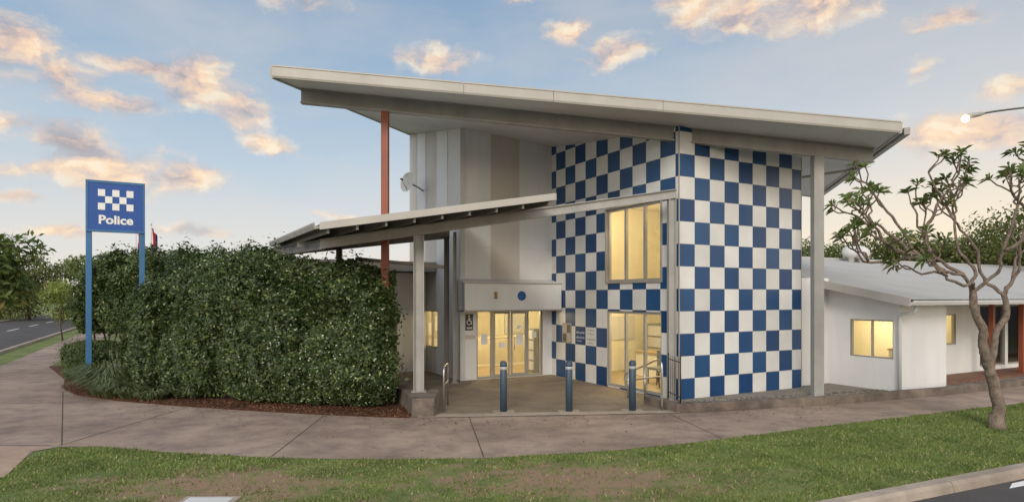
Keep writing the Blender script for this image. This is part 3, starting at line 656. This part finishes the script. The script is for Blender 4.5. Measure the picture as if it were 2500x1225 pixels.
# interiors
def room(s0,s1,t0,t1,z0,z1,skip=(),mw=M_roomw):
    b=MB()
    fl={'f':[(s0,t0,z0),(s1,t0,z0),(s1,t1,z0),(s0,t1,z0)],'c':[(s0,t0,z1),(s0,t1,z1),(s1,t1,z1),(s1,t0,z1)],
        'a':[(s0,t0,z0),(s0,t0,z1),(s1,t0,z1),(s1,t0,z0)],'b':[(s0,t1,z0),(s1,t1,z0),(s1,t1,z1),(s0,t1,z1)],
        'l':[(s0,t0,z0),(s0,t1,z0),(s0,t1,z1),(s0,t0,z1)],'r':[(s1,t0,z0),(s1,t0,z1),(s1,t1,z1),(s1,t1,z0)]}
    for k_,q in fl.items():
        if k_ in skip: continue
        b.poly([B(*c) for c in q],M_roomf if k_=='f' else mw)
    return b
b=room(.16,4.3,.2,5.7,.04,2.75,skip=('l',))
b.box(B,.9,1.75,5.62,5.69,.04,2.1,M_roomw2); b.box(B,2.1,3.2,5.64,5.69,1.1,1.9,M_pale2); b.box(B,.5,.85,5.65,5.69,1.3,1.7,M_paper)
b.obj('interior_room',st)
b=room(.16,4.3,.2,5.7,2.9,5.6,skip=('l',)); b.box(B,1.0,1.85,5.62,5.69,2.9,4.95,M_roomw2)
b.obj('interior_room',st)
b=room(-3.1,3.8,6.1,10.5,.035,2.75,skip=('a','l'))
b.box(B,-.75,.15,10.44,10.49,.04,2.1,M_roomw2); b.box(B,-2.9,-1.9,10.46,10.49,1.0,2.0,M_roomw2); b.box(B,-2.8,-2.45,10.44,10.455,1.15,1.6,M_paper); b.box(B,-2.35,-2.0,10.44,10.455,1.3,1.85,M_paper)
b.box(B,.6,1.6,10.44,10.49,1.1,2.0,M_pale2)
b.obj('interior_room',st)
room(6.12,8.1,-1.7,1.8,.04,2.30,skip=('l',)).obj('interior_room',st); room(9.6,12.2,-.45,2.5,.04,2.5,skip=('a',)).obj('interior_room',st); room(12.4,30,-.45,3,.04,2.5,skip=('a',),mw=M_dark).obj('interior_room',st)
def plight(p,e,c=(1,.79,.45),r=.25,nm='interior_lamp'):
    l=bpy.data.lights.new(nm,'POINT'); l.energy=e; l.color=c; l.shadow_soft_size=r
    o=bpy.data.objects.new(nm,l); COL.objects.link(o); o.location=p
plight(B(1.6,1.8,2.2),100); plight(B(1.6,4.2,2.2),60); plight(B(1.6,1.8,4.9),90); plight(B(1.8,4.2,4.9),70); plight(B(-1.5,7.6,2.3),125); plight(B(1.2,8.2,2.2),80)
plight(B(7.1,-.3,1.8),55); plight(B(10.9,.8,2.1),45)
def desk(s_,t_,w_,d_,h_,z_,nm,m,lab):
    b=MB(); b.box(B,s_,s_+w_,t_,t_+d_,z_+h_-.04,z_+h_,m); b.box(B,s_+.03,s_+w_-.03,t_+.03,t_+d_-.03,z_+.0,z_+h_-.04,M_roomw)
    b.box(B,s_+.03,s_+w_-.03,t_+.02,t_+.03,z_+.1,z_+h_-.1,m)
    b.obj(nm,origin=B(s_,t_,z_),label=lab,category="desk")
desk(-1.6,8.9,2.6,.6,1.05,.04,'reception_counter',M_roomw2,"cream reception counter in the lit lobby")
desk(2.2,2.2,1.2,2.2,.78,.05,'office_desk',M_wood,"office desk with timber top behind the ground floor window")
def chair(s_,t_,z_):
    b=MB(); q=lambda a,b_,c:B(s_+a,t_+b_,z_+c)
    b.box(q,0,.45,0,.45,.42,.48,M_int); b.box(q,.40,.45,0,.45,.5,.95,M_int)
    for x_,y_ in ((.03,.03),(.4,.03),(.03,.4),(.4,.4)): b.tube([q(x_,y_,0),q(x_,y_,.42)],.015,M_black,6)
    b.obj('chair',origin=B(s_,t_,z_),label="grey waiting room chair behind the ground floor window",category="chair",group="waiting room chairs")
chair(1.0,.9,.05); chair(1.0,1.5,.05); chair(1.2,2.2,.05)
def cabinet(s_,t_,z_,w_,d_,h_,lab):
    b=MB(); b.box(B,s_,s_+w_,t_,t_+d_,z_,z_+h_,M_int)
    for i in range(4): b.box(B,s_-.01,s_,t_+.03,t_+d_-.03,z_+.05+i*(h_-.06)/4,z_+i*(h_-.06)/4+(h_-.1)/4,M_pale2)
    b.obj('filing_cabinet',origin=B(s_,t_,z_),label=lab,category="cabinet")
cabinet(3.4,4.3,.05,.5,.9,1.6,"grey drawer cabinet against the office wall")
cabinet(.5,.45,2.91,.8,.7,1.05,"grey drawer cabinet in the upper floor room")
cabinet(-.3,6.6,.05,.35,.5,1.45,"grey drinks dispenser cabinet inside the lobby")
desk(7.0,-1.5,.9,.6,1.05,.05,'office_desk',M_wood,"office desk behind the small annex window")
# police sign
sg=empty('police_sign',(-11.77,18.74,0),label="tall blue two post police sign with white checker emblem",category="sign")
dS=Vector((1.15,.68,0)).normalized(); FS=frame(-12.34,18.4,dS.x,dS.y)
b=MB(); b.box(FS,-.07,1.41,-.10,.10,4.48,5.97,M_signblue); pan=b.obj('sign_panel',sg,bevel=.01)
b=MB(); 
for x0,x1,z0,z1 in ((-.075,1.415,5.90,5.975),(-.075,1.415,4.475,4.54),(-.075,-.02,4.54,5.90),(1.36,1.415,4.54,5.90)): b.box(FS,x0,x1,-.115,-.101,z0,z1,M_postblue)
b.obj('frame',pan)
for x_ in (0.0,1.34):
    b=MB(); b.box(FS,x_-.075,x_+.075,-.07,.07,.03,4.478,M_postblue); b.box(FS,x_-.15,x_+.15,-.14,.14,.02,.045,M_postblue); b.obj('post',sg,bevel=.01)
b=MB(); cw=.178; z0=5.12
for r_ in range(3):
    for c_ in range(5):
        if (r_+c_)%2==0: b.box(FS,.225+c_*cw,.225+(c_+1)*cw,-.108,-.101,z0+r_*.2,z0+(r_+1)*.2,M_wp)
b.obj('checker_emblem',pan)
def text(body,size,F,x,y,z,m,name,parent,off=.01,ext=.004,align='CENTER'):
    cu=bpy.data.curves.new(name,'FONT'); cu.body=body; cu.size=size; cu.extrude=ext; cu.offset=off; cu.align_x=align; cu.resolution_u=4
    o=bpy.data.objects.new('tmp',cu); COL.objects.link(o); bpy.context.view_layer.update()
    me=bpy.data.meshes.new_from_object(o.evaluated_get(bpy.context.evaluated_depsgraph_get())); bpy.data.objects.remove(o)
    for v in me.vertices: v.co=F(x+v.co.x*1.05,y-v.co.z,z+v.co.y)-PW[parent.name]
    me.materials.clear(); me.materials.append(m); me.name=name; me.update()
    return add(name,me,parent,PW[parent.name])
text('Police',.345,FS,.67,-.108,4.72,M_wp,'lettering',pan,off=.011)

# bollards
bpos=[(-.19,14.1),(1.28,14.15),(2.72,14.25)]
def bollard(x,y):
    e=empty('bollard',(x,y,.02),label="blue grey steel bollard with pale reflective band on a concrete pad",category="bollard",group="bollards across the entrance")
    b=MB(); b.lathe((x,y,.024),[(.078,0),(.078,.92),(.074,.925),(.074,.93)],M_bollard,24); b.obj('post',e)
    b=MB(); b.lathe((x,y,.954),[(.0745,0),(.0745,.07)],M_band,24); b.obj('reflective_band',e)
    b=MB(); b.lathe((x,y,1.024),[(.078,0),(.08,.03),(.075,.09),(.05,.12),(.01,.13)],M_bollard,24); b.obj('cap',e)
    b=MB(); b.box(frame(x,y,1,.1),-.24,.24,-.18,.18,.012,.024,M_conc2); b.obj('base_pad',e)
for q in bpos: bollard(*q)
def rail(name,pts_list,lab,o,r=.021):
    b=MB()
    for pts in pts_list: b.tube(pts,r,M_stain,10)
    return b.obj(name,origin=o,label=lab,category="handrail")
def hoop(x,y,dx,dy,h,w):
    d=Vector((dx,dy,0)).normalized(); o=Vector((x,y,0)); pts=[o+Vector((0,0,.016))]
    pts.append(o+Vector((0,0,h-.12)))
    for a in (150,120,90): q=math.radians(a); pts.append(o+d*(.12+.12*math.cos(q))+Vector((0,0,h-.12+.12*math.sin(q))))
    end=o+d*w
    for a in (90,60,30,0): q=math.radians(a); pts.append(end-d*.12+d*.12*math.cos(q)+Vector((0,0,h-.12+.12*math.sin(q))))
    pts.append(end+Vector((0,0,.016))); return pts
rail('handrail',[hoop(-1.52,14.05,-.0,1,1.02,.9),[(-1.52,14.05,.6),(-1.52,14.95,.6)]],"stainless steel hoop handrail beside the concrete plinth",(-1.52,14.05,0))
def curve3(P,n=5):
    P=[Vector(p) for p in P]; Q=[]
    for i in range(len(P)-1):
        p0=P[max(i-1,0)];p1=P[i];p2=P[i+1];p3=P[min(i+2,len(P)-1)]
        for k_ in range(n):
            t=k_/n; Q.append(.5*((2*p1)+(p2-p0)*t+(2*p0-5*p1+4*p2-p3)*t*t+(3*p1-p0-3*p2+p3)*t**3))
    Q.append(P[-1]); return Q
rail('handrail',[curve3([(3.40,14.3,.02),(3.40,14.3,.95),(3.38,14.4,1.10),(3.34,14.6,1.12),(3.20,15.2,.93),(2.95,16.0,.66),(2.90,16.15,.56),(2.92,16.1,.44),(3.16,15.3,.60),(3.36,14.5,.74),(3.40,14.3,.74)]),
  [(3.20,15.2,.93),(3.20,15.2,.02)],[(2.95,16.0,.66),(2.95,16.0,.02)]],"stainless steel curved handrail beside the glazed corner",(3.3,14.5,0),.022)
b=MB()
for i in range(7):
    f=i/6; x_=3.72+.05*f; y_=15.0-.85*f
    b.tube([(x_,y_,.2),(x_,y_,1.18),(x_,y_,1.23)],[.007,.007,.002],M_black,6)
for z_ in (.32,1.10): b.sweep([(3.72,15.0,z_),(3.77,14.15,z_)],boxrect(.02,.02),M_black)
b.tube([(3.77,14.12,.18),(3.77,14.12,1.36)],.018,M_black,8); b.tube([(3.72,15.02,.18),(3.72,15.02,1.25)],.016,M_black,8)
b.obj('picket_fence',origin=(3.7,14.6,0),label="short black steel picket fence on the low wall",category="fence")
b=MB(); b.box(frame(-3.83,7.94,1,0),-.35,.35,-.25,.17,0,.03,M_conc2); b.box(frame(-3.83,7.94,1,0),-.28,.28,-.19,.11,.03,.036,M_pale2)
b.obj('utility_cover',origin=(-3.83,7.94,0),bevel=.006,label="pale concrete utility pit cover set in the lawn",category="pit cover")
b=MB(); b.box(frame(13.2,14.6,.92,.4),-1.2,.9,-.3,.3,0,.03,M_conc2); b.obj('driveway_slab',kind='structure')
# street lamp
sl_=empty('street_lamp',(15.6,17.6,0),label="street lamp with long thin outreach arm and lit head",category="street lamp")
b=MB(); b.tube([(15.6,17.6,0),(15.6,17.6,4),(15.6,17.6,7.9)],[.11,.09,.06],M_steel,12); b.obj('pole',sl_)
b=MB(); b.tube(curve3([(15.6,17.6,7.85),(14.6,17.3,7.80),(13.2,17.05,7.60),(12.5,17,7.47)]),.026,M_dark,8); b.obj('arm',sl_)
b=MB(); b.tube([(12.75,17.02,7.52),(12.6,17,7.49),(12.42,17,7.46),(12.3,17,7.44),(12.24,17,7.42)],[.03,.06,.07,.06,.03],M_steel,12); lh=b.obj('lamp_head',sl_)
b=MB(); pr=[(.09*math.sin(math.pi*i/10)+.001,-.09*math.cos(math.pi*i/10)) for i in range(11)]
b.lathe((12.2,16.98,7.36),pr,emis('lamp_lens_lit',(1,.78,.40),9),20); b.obj('lens',lh)

# hedges
def hedge(name,front,back,hts,n,leaf,lw,lmat,label,cat='hedge',flowers=0,bumpy=.18,zb=.1,seed=1,top_ir=0,rnd=.5,big=0,lobes=0):
    front=np.array(front,float); back=np.array(back,float)
    seg=np.linspace(0,1,len(front))
    def base(a,d):
        fx=np.interp(a,seg,front[:,0]); fy=np.interp(a,seg,front[:,1]); bx=np.interp(a,seg,back[:,0]); by=np.interp(a,seg,back[:,1])
        return np.stack([fx+(bx-fx)*d,fy+(by-fy)*d],1)
    hx=np.linspace(0,1,len(hts))
    face=rng.choice(5,n,p=[.44,.28,.04,.12,.12]); a=rng.uniform(0,1,n); d=rng.uniform(0,1,n); z=rng.uniform(0,1,n)**.9
    d=np.where(face==0,0,np.where(face==2,1,d)); a=np.where(face==3,0,np.where(face==4,1,a)); z=np.where(face==1,1,z)
    H=np.interp(a,hx,hts); xy=base(a,d)
    Pt=np.column_stack([xy,zb+z*(H-zb)])
    mid=base(a,np.full(n,.5))
    nrm=np.zeros((n,3)); out_=xy-mid; out_/=np.linalg.norm(out_,axis=1)[:,None]+1e-6
    ax_=(front[-1]-front[0]); LEN=np.linalg.norm(ax_); ax_=ax_/LEN
    wid=np.linalg.norm(back[0]-front[0])
    nrm[:,:2]=np.where(((face==0)|(face==2))[:,None],out_,0)
    nrm[face==3,:2]=-ax_; nrm[face==4,:2]=ax_; nrm[face==1]=(0,0,1)
    hh_=np.maximum(H-zb,.3)
    r0=rnd
    dz=(1-z)*hh_; rd=np.clip(1-dz/r0,0,1)**2*(face!=1); Pt[:,:2]-=nrm[:,:2]*(rd*r0*.75)[:,None]
    lo=np.clip((.2-z)/.2,0,1)*(face!=1); Pt[:,:2]-=nrm[:,:2]*(lo*.28)[:,None]
    de=np.minimum(a,1-a)*LEN; dd=np.minimum(d,1-d)*wid
    ed=np.clip(1-dd/r0,0,1)**2*(face==1); ea=np.clip(1-de/r0,0,1)**2*(face==1); Pt[:,2]-=(np.maximum(ed,ea))*r0*.8
    ec=np.clip(1-de/r0,0,1)**2*((face==0)|(face==2)); Pt[:,:2]-=nrm[:,:2]*(ec*r0*.6)[:,None]
    ef=np.clip(1-dd/r0,0,1)**2*((face==3)|(face==4)); Pt[:,:2]-=nrm[:,:2]*(ef*r0*.6)[:,None]
    bp=vnoise(Pt,1.5,seed)*bumpy+vnoise(Pt,4.2,seed+1)*bumpy*.6+vnoise(Pt,.75,seed+11)*big
    if lobes:
        # billowing rounded shrub masses: nearest-centre falloff
        rc=np.random.default_rng(seed+50); m_=int(lobes); ca=rc.uniform(0,1,m_); cd=rc.uniform(0,1,m_); cz=rc.uniform(.15,1.05,m_)
        cc=np.column_stack([base(ca,np.where(cd<.55,0.,cd)),cz*np.interp(ca,hx,hts)])
        dist=np.full(n,9.)
        for c_ in cc: dist=np.minimum(dist,np.linalg.norm(Pt-c_,axis=1))
        bp+=np.sqrt(np.clip(1-(dist/.95)**2,0,1))*.42-.25
    dep=rng.exponential(.08,n)
    Pt+=nrm*(bp-dep+.05)[:,None]
    up=np.clip((Pt[:,2]-H*.72)/(H*.28),0,1); Pt[:,2]+=up*(vnoise(Pt*np.array([1,1,0]),2.0,seed+4)*top_ir)
    sprig=rng.uniform(0,1,n)<.06; Pt[sprig]+=(nrm[sprig]+np.array([0,0,.5]))*rng.uniform(.05,.28,sprig.sum())[:,None]
    hole=(vnoise(Pt,3.6,seed+7)>.45)&(rng.uniform(0,1,n)<.85); Pt[hole]-=nrm[hole]*.34
    nr=nrm+np.array([0,0,.55]); Q=leaves(Pt,nr,leaf,lw,.65)
    mi=np.zeros(n); mats=[lmat]
    if flowers:
        k=rng.choice(n,flowers,replace=False); k=k[(a[k]>.5)|(rng.uniform(0,1,flowers)<.15)]; k=k[face[k]!=2]
        Q2=leaves(Pt[k]+nrm[k]*.06,nr[k],.045,.040,.4); Q=np.concatenate([Q,Q2]); mi=np.concatenate([mi,np.ones(len(k))]); mats.append(L_flow)
    o0=(float(front[:,0].mean()),float(front[:,1].mean()),0)
    root=empty(name,o0,label=label,category=cat)
    quads_mesh('foliage',Q,mats,mi,parent=root)
    bg_=big+(.25 if lobes else 0)
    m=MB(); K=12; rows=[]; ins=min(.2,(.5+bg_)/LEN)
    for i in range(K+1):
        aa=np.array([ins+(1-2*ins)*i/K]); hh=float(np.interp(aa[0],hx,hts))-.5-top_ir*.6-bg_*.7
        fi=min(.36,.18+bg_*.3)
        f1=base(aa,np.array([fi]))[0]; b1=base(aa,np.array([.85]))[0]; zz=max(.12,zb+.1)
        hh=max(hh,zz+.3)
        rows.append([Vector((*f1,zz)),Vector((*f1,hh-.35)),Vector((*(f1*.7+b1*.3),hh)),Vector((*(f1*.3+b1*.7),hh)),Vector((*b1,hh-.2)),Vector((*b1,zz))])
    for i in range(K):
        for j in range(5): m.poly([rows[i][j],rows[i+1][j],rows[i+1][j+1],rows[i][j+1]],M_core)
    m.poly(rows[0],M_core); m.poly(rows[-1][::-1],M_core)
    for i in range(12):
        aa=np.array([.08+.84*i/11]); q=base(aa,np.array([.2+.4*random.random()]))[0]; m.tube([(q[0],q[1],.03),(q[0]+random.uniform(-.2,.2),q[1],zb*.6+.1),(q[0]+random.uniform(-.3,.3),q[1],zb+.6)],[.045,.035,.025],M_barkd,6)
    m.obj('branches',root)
hedge('hedge',[(-10.35,16.5),(-8.2,15.5),(-6,14.85),(-4.2,14.3),(-2.55,13.95)],[(-11.1,19.2),(-9,18.2),(-6.8,17.4),(-5.0,16.9),(-3.05,16.4)],[2.7,3.2,3.5,3.65,3.5,3.4,3.15],105000,.112,.054,L_hedge,"large dense billowing green hedge with small white flowers on mulch",flowers=2000,seed=2,bumpy=.22,top_ir=.2,rnd=1.25,big=.15,lobes=34)
hedge('hedge',[(-15.3,21.6),(-13.4,21.1),(-11.2,20.4)],[(-15.4,23.9),(-14,23.5),(-11.0,22.9)],[3.2,3.8,3.95,4.0,4.0],28000,.14,.065,L_hedge2,"tall rounded green shrub hedge standing behind the sign",bumpy=.36,zb=1.3,seed=12,top_ir=.35,rnd=1.1,big=.15,lobes=16)
hedge('hedge',[(-11.2,20.5),(-7,20.3)],[(-11,22.5),(-7,22)],[4.15,3.95],11000,.14,.065,L_hedge2,"tall green shrub hedge behind the big rounded hedge",bumpy=.42,zb=.7,seed=22,top_ir=.35,rnd=.8,big=.15)
hedge('box_hedge',[(-13.75,19.1),(-12.45,18.85)],[(-13.9,20.3),(-12.2,20.1)],[1.1,1.2,1.15],14000,.055,.032,L_box,"low clipped green box hedge beside the sign post",bumpy=.04,zb=.05,seed=32,rnd=.3)
def tuft(x,y,h,n,m,lab):
    b=[]
    for i in range(n):
        an=random.uniform(0,6.28); r0=random.uniform(0,.3); bx,by=x+math.cos(an)*r0,y+math.sin(an)*r0
        L=h*random.uniform(.6,1.1); la=an+random.uniform(-.4,.4); w_=.014
        p0=np.array([bx,by,.03]); p1=p0+np.array([math.cos(la)*L*.45,math.sin(la)*L*.45,L*.65]); p2=p0+np.array([math.cos(la)*L*.9,math.sin(la)*L*.9,L*.5])
        s_=np.array([-math.sin(la),math.cos(la),0])*w_
        b.append([p0-s_,p0+s_,p1+s_,p1-s_]); b.append([p1-s_,p1+s_,p2+s_*.2,p2-s_*.2])
    quads_mesh('strappy_plant',np.array(b),[m],origin=(x,y,0),label=lab,category="plant",group="strappy plants at the hedge foot")
L_tuft=leafmat('strappy_leaves',(.10,.13,.055),(.22,.25,.12))
for x,y,h in ((-10.9,16.9,.95),(-10.6,16.4,.75),(-11.3,17.6,.95),(-10.2,16.1,.6),(-11.7,18.0,.7),(-9.6,15.95,.5),(-8.9,15.65,.35),(-11.0,17.3,1.1)): tuft(x,y,h,220,L_tuft,"grey green strappy plant in the mulch bed")

# trees
def bgtree(x,y,h,rad,n,leaf,lm,lab,zlow=.35,name='tree',trunk=.16,nl=9,seed=0,bark=M_barkd,lw=.5,gap=.55):
    r=random.Random(seed); root=empty(name,(x,y,0),label=lab,category="tree")
    m=MB(); top=Vector((x,y,h*.62)); m.tube([(x,y,0),(x+.1*rad*r.uniform(-1,1),y,h*.3),top],[trunk,trunk*.8,trunk*.4],bark,8)
    cl=[]
    for i in range(nl):
        an=r.uniform(0,6.28); q=rad*r.uniform(.25,.85); zz=h*r.uniform(zlow+.12,.86); c=Vector((x+math.cos(an)*q,y+math.sin(an)*q,zz)); cr_=rad*r.uniform(.28,.5)*(1.15-.3*zz/h)
        cl.append((c,cr_)); st_=Vector((x,y,h*r.uniform(.25,.5))); m.tube([st_,(st_+c)/2+Vector((0,0,.1*h*r.uniform(0,1))),c],[trunk*.4,trunk*.25,trunk*.08],bark,6)
    cl.append((Vector((x,y,h*.8)),rad*.45)); m.obj('trunk',root)
    Ps=[];Ns=[]; tot=sum(c[1]**2 for c in cl)
    for c,cr_ in cl:
        k=int(n*cr_**2/tot); d=rng.normal(0,1,(k,3)); d/=np.linalg.norm(d,axis=1)[:,None]
        rr=cr_*(1+.35*vnoise(d*2+np.array(c),1.7,seed+3))*rng.uniform(.55,1.08,k)
        p=np.array(c)+d*rr[:,None]*np.array([1,1,.8]); keep=vnoise(p,2.2/max(rad,.1)*1.5,seed+5)<gap
        Ps.append(p[keep]);Ns.append(d[keep])
    P=np.concatenate(Ps);N_=np.concatenate(Ns)+np.array([0,0,.5])
    quads_mesh('crown',leaves(P,N_,leaf,leaf*lw,.7),[lm],parent=root); return root
for i,(x,y,h,r_,s_) in enumerate([(-52,68,7.5,4.5,1),(-44,66,6.6,4,2),(-38,62,6.4,4,3),(-33,58,6.8,4,4),(-60,72,6,4.5,5),(-28,56,6.4,3.6,6),(-47,78,7.6,5,7),(-24,52,6.0,3.2,8)]):
    bgtree(x,y,h,r_,7000,.36,L_tree if i%2 else L_tree2,"broad leafy green tree beyond the side road",zlow=.08,seed=s_,nl=12,gap=.8)
bgtree(-26.0,36.5,3.6,1.5,3400,.16,L_lime,"small yellow green shrub tree on the verge",zlow=.1,seed=31,trunk=.05)
bgtree(-18.7,22,5.5,2.1,2600,.36,L_fran,"leafy frangipani tree with long glossy leaves on the verge",name='frangipani_tree',zlow=.38,seed=44,trunk=.09,lw=.34,nl=16,bark=M_bark,gap=.9)
for i,(x,y,h,r_,s_) in enumerate([(22,42,6.4,3.4,11),(26,41,7.0,3.6,12),(30,40,6.9,3.8,13),(34,41,8.6,4.2,14),(38,42,9.2,4.5,15),(29,47,7.6,4,16),(24,50,7.0,4,17),(33,36,8.2,3,18),(20,52,6.6,3.5,19),(27.5,37,6.2,2.8,20),(31.5,38,6.6,2.8,21)]):
    bgtree(x,y,h,r_,8000,.28,(L_tree,L_tree2)[i%2],"leafy green tree rising behind the low roof",zlow=.12,seed=s_,nl=14,gap=.85)
bgtree(27.6,31,8.6,1.8,3800,.22,L_tree,"tall slender tree behind the low roof",zlow=.4,seed=55,nl=12,trunk=.12)
# frangipani street tree
random.seed(58)
ft=empty('frangipani_tree',(9.52,12.4,0),label="sparse frangipani tree with twisting bare limbs on the lawn",category="tree")
fm=MB(); tips=[]
def PX(px,py,dy=0): return Vector((9.52+(px-2432)*.00805,12.4+dy,(1045-py)*.00805))
def limb(pts,r0,r1,tip=True,jit=.028):
    P=[PX(*p) if len(p)==3 else PX(p[0],p[1]) for p in pts]; Q=[q+Vector([random.uniform(-jit,jit) for _ in range(3)]) for q in curve3(P,4)]
    Q[0]=P[0]
    Q2=curve3(Q,2); n=len(Q2); fm.tube(Q2,[(r0+(r1-r0)*i/(n-1))*random.uniform(.93,1.08) for i in range(n)],M_bark,9)
    if tip: tips.append((Q[-1],(Q[-1]-Q[-3]).normalized(),r1))
fm.tube([PX(2434,1048),PX(2433,1035),PX(2430,1010)],[.18,.14,.118],M_bark,12)
limb([(2432,1040),(2436,990),(2422,930),(2412,890),(2396,850,-.05),(2388,800,-.1),(2368,750,-.1),(2366,705,-.1)],.118,.062,False,.012)
limb([(2412,895),(2432,870,.1),(2452,810,.2),(2482,765,.25),(2480,715,.3)],.075,.05,False,.012)
L=[ [(2366,708,-.1),(2335,672,-.2),(2275,662,-.35),(2205,628,-.5),(2150,618,-.6)],
 [(2150,618,-.6),(2110,600,-.7),(2085,570,-.8)],[(2180,622,-.55),(2155,580,-.3),(2120,546,-.2)],[(2205,628,-.5),(2150,640,-.3),(2105,640,-.2)],
 [(2275,662,-.35),(2225,615,-.1),(2200,560,0),(2165,505,.1)],[(2335,672,-.2),(2290,625,.1),(2268,560,.2)],
 [(2366,706,-.1),(2375,655,0),(2345,595,.1),(2345,515,.2)],[(2368,712,-.1),(2405,665,-.3),(2405,605,-.5),(2425,510,-.6)],
 [(2480,718,.3),(2445,675,.5),(2440,610,.6),(2400,540,.7)],[(2480,718,.3),(2508,655,.2),(2500,590,.1),(2510,510,0)],
 [(2480,720,.3),(2530,680,.6),(2570,620,.9)],[(2366,706,-.1),(2320,695,-.6),(2260,695,-1.0),(2205,680,-1.2)],[(2405,615,-.5),(2450,565,-.8),(2470,490,-.9)],[(2268,575,.2),(2280,530,.1),(2300,480,0)]]
for l in L: limb(l,.036,.022)
ends=[]
def grow(p,d,r,gen,maxg):
    if gen<maxg:
        for k_ in range(random.choice([2,3,3])):
            dd=(d*.75+Vector((random.uniform(-1.0,.9),random.uniform(-.8,.8),random.uniform(-.3,.65)))).normalized()
            ln=random.uniform(.28,.55)*(1-.08*gen); e=p+dd*ln+Vector((0,0,.05)); r2=max(.010,r*.74)
            sd=Vector([random.uniform(-.06,.06) for _ in range(3)])
            fm.tube(curve3([p,p+dd*ln*.35+sd,p+dd*ln*.7-sd*.7,e],2),[r*(1-i/6)+r2*i/6 for i in range(7)],M_bark,6); grow(e,(dd+Vector((0,0,.4))).normalized(),r2,gen+1,maxg)
    else: ends.append((p,d))
for p_,d_,r_ in tips: grow(p_,(d_+Vector((0,0,.25))).normalized(),r_,0,2)
fm.obj('trunk',ft)
lf=[]
for p_,d_ in ends:
    if random.random()<.06: continue
    a=d_.orthogonal().normalized(); b_=d_.cross(a); k_=random.randint(9,15); ph=random.random()*6
    for i in range(k_):
        q=ph+i*2.4; o_=(a*math.cos(q)+b_*math.sin(q)); dr=(o_*random.uniform(.6,1.1)+d_*random.uniform(.1,.9)).normalized(); ln=random.uniform(.14,.25); w_=ln*.15
        sd=dr.cross(d_).normalized()*w_; up=d_*.01; b0=p_-d_*random.uniform(0,.07)
        m_=b0+dr*ln*.55+up; e_=b0+dr*ln-Vector((0,0,ln*.2))
        lf.append([b0,m_+sd,e_,m_-sd])
quads_mesh('crown',np.array([[list(v) for v in q] for q in lf]),[L_fran],parent=ft)

# flags
def flag(x,y,h,cols,lab):
    e=empty('flagpole',(x,y,0),label=lab,category="flagpole",group="flagpoles behind the hedge")
    b=MB(); b.tube([(x,y,0),(x,y,h)],[.04,.025],M_pale2,8); b.lathe((x,y,h),[(.01,0),(.045,.03),(.045,.06),(.01,.09)],M_pale2,10); b.obj('pole',e)
    b=MB(); nx,nz=6,10
    def fp(i,j): 
        u=i/nx; v=j/nz; return Vector((x+.03+u*.22+.02*math.sin(v*5),y+.07*math.sin(u*9+v*2),h-.1-v*1.5-u*.35))
    for i in range(nx):
        for j in range(nz): b.poly([fp(i,j),fp(i+1,j),fp(i+1,j+1),fp(i,j+1)],cols[(i*3//nx+j//4)%len(cols)])
    b.obj('flag',e)
M_fr=mat('flag_red',(.45,.03,.03),.8); M_fb=mat('flag_navy',(.02,.03,.15),.8)
flag(-15.5,26,5.5,[M_wp,M_fr,M_fb],"flagpole with a limp red white and blue flag")
flag(-15.1,26.4,5.55,[M_fr,M_fr,M_fb],"flagpole with a limp mostly red flag")
b=MB()
for i in range(30):
    p_=RL(13,i*2.5+10); b.tube([p_,p_+Vector((0,0,1.5))],.04,M_dark,6)
for z_ in (.4,1.45): b.sweep([RL(13,10,z_),RL(13,82,z_)],boxrect(.04,.05),M_dark)
b.obj('rail_fence',origin=RL(13,10),label="dark post and rail fence beyond the side road",category="fence")
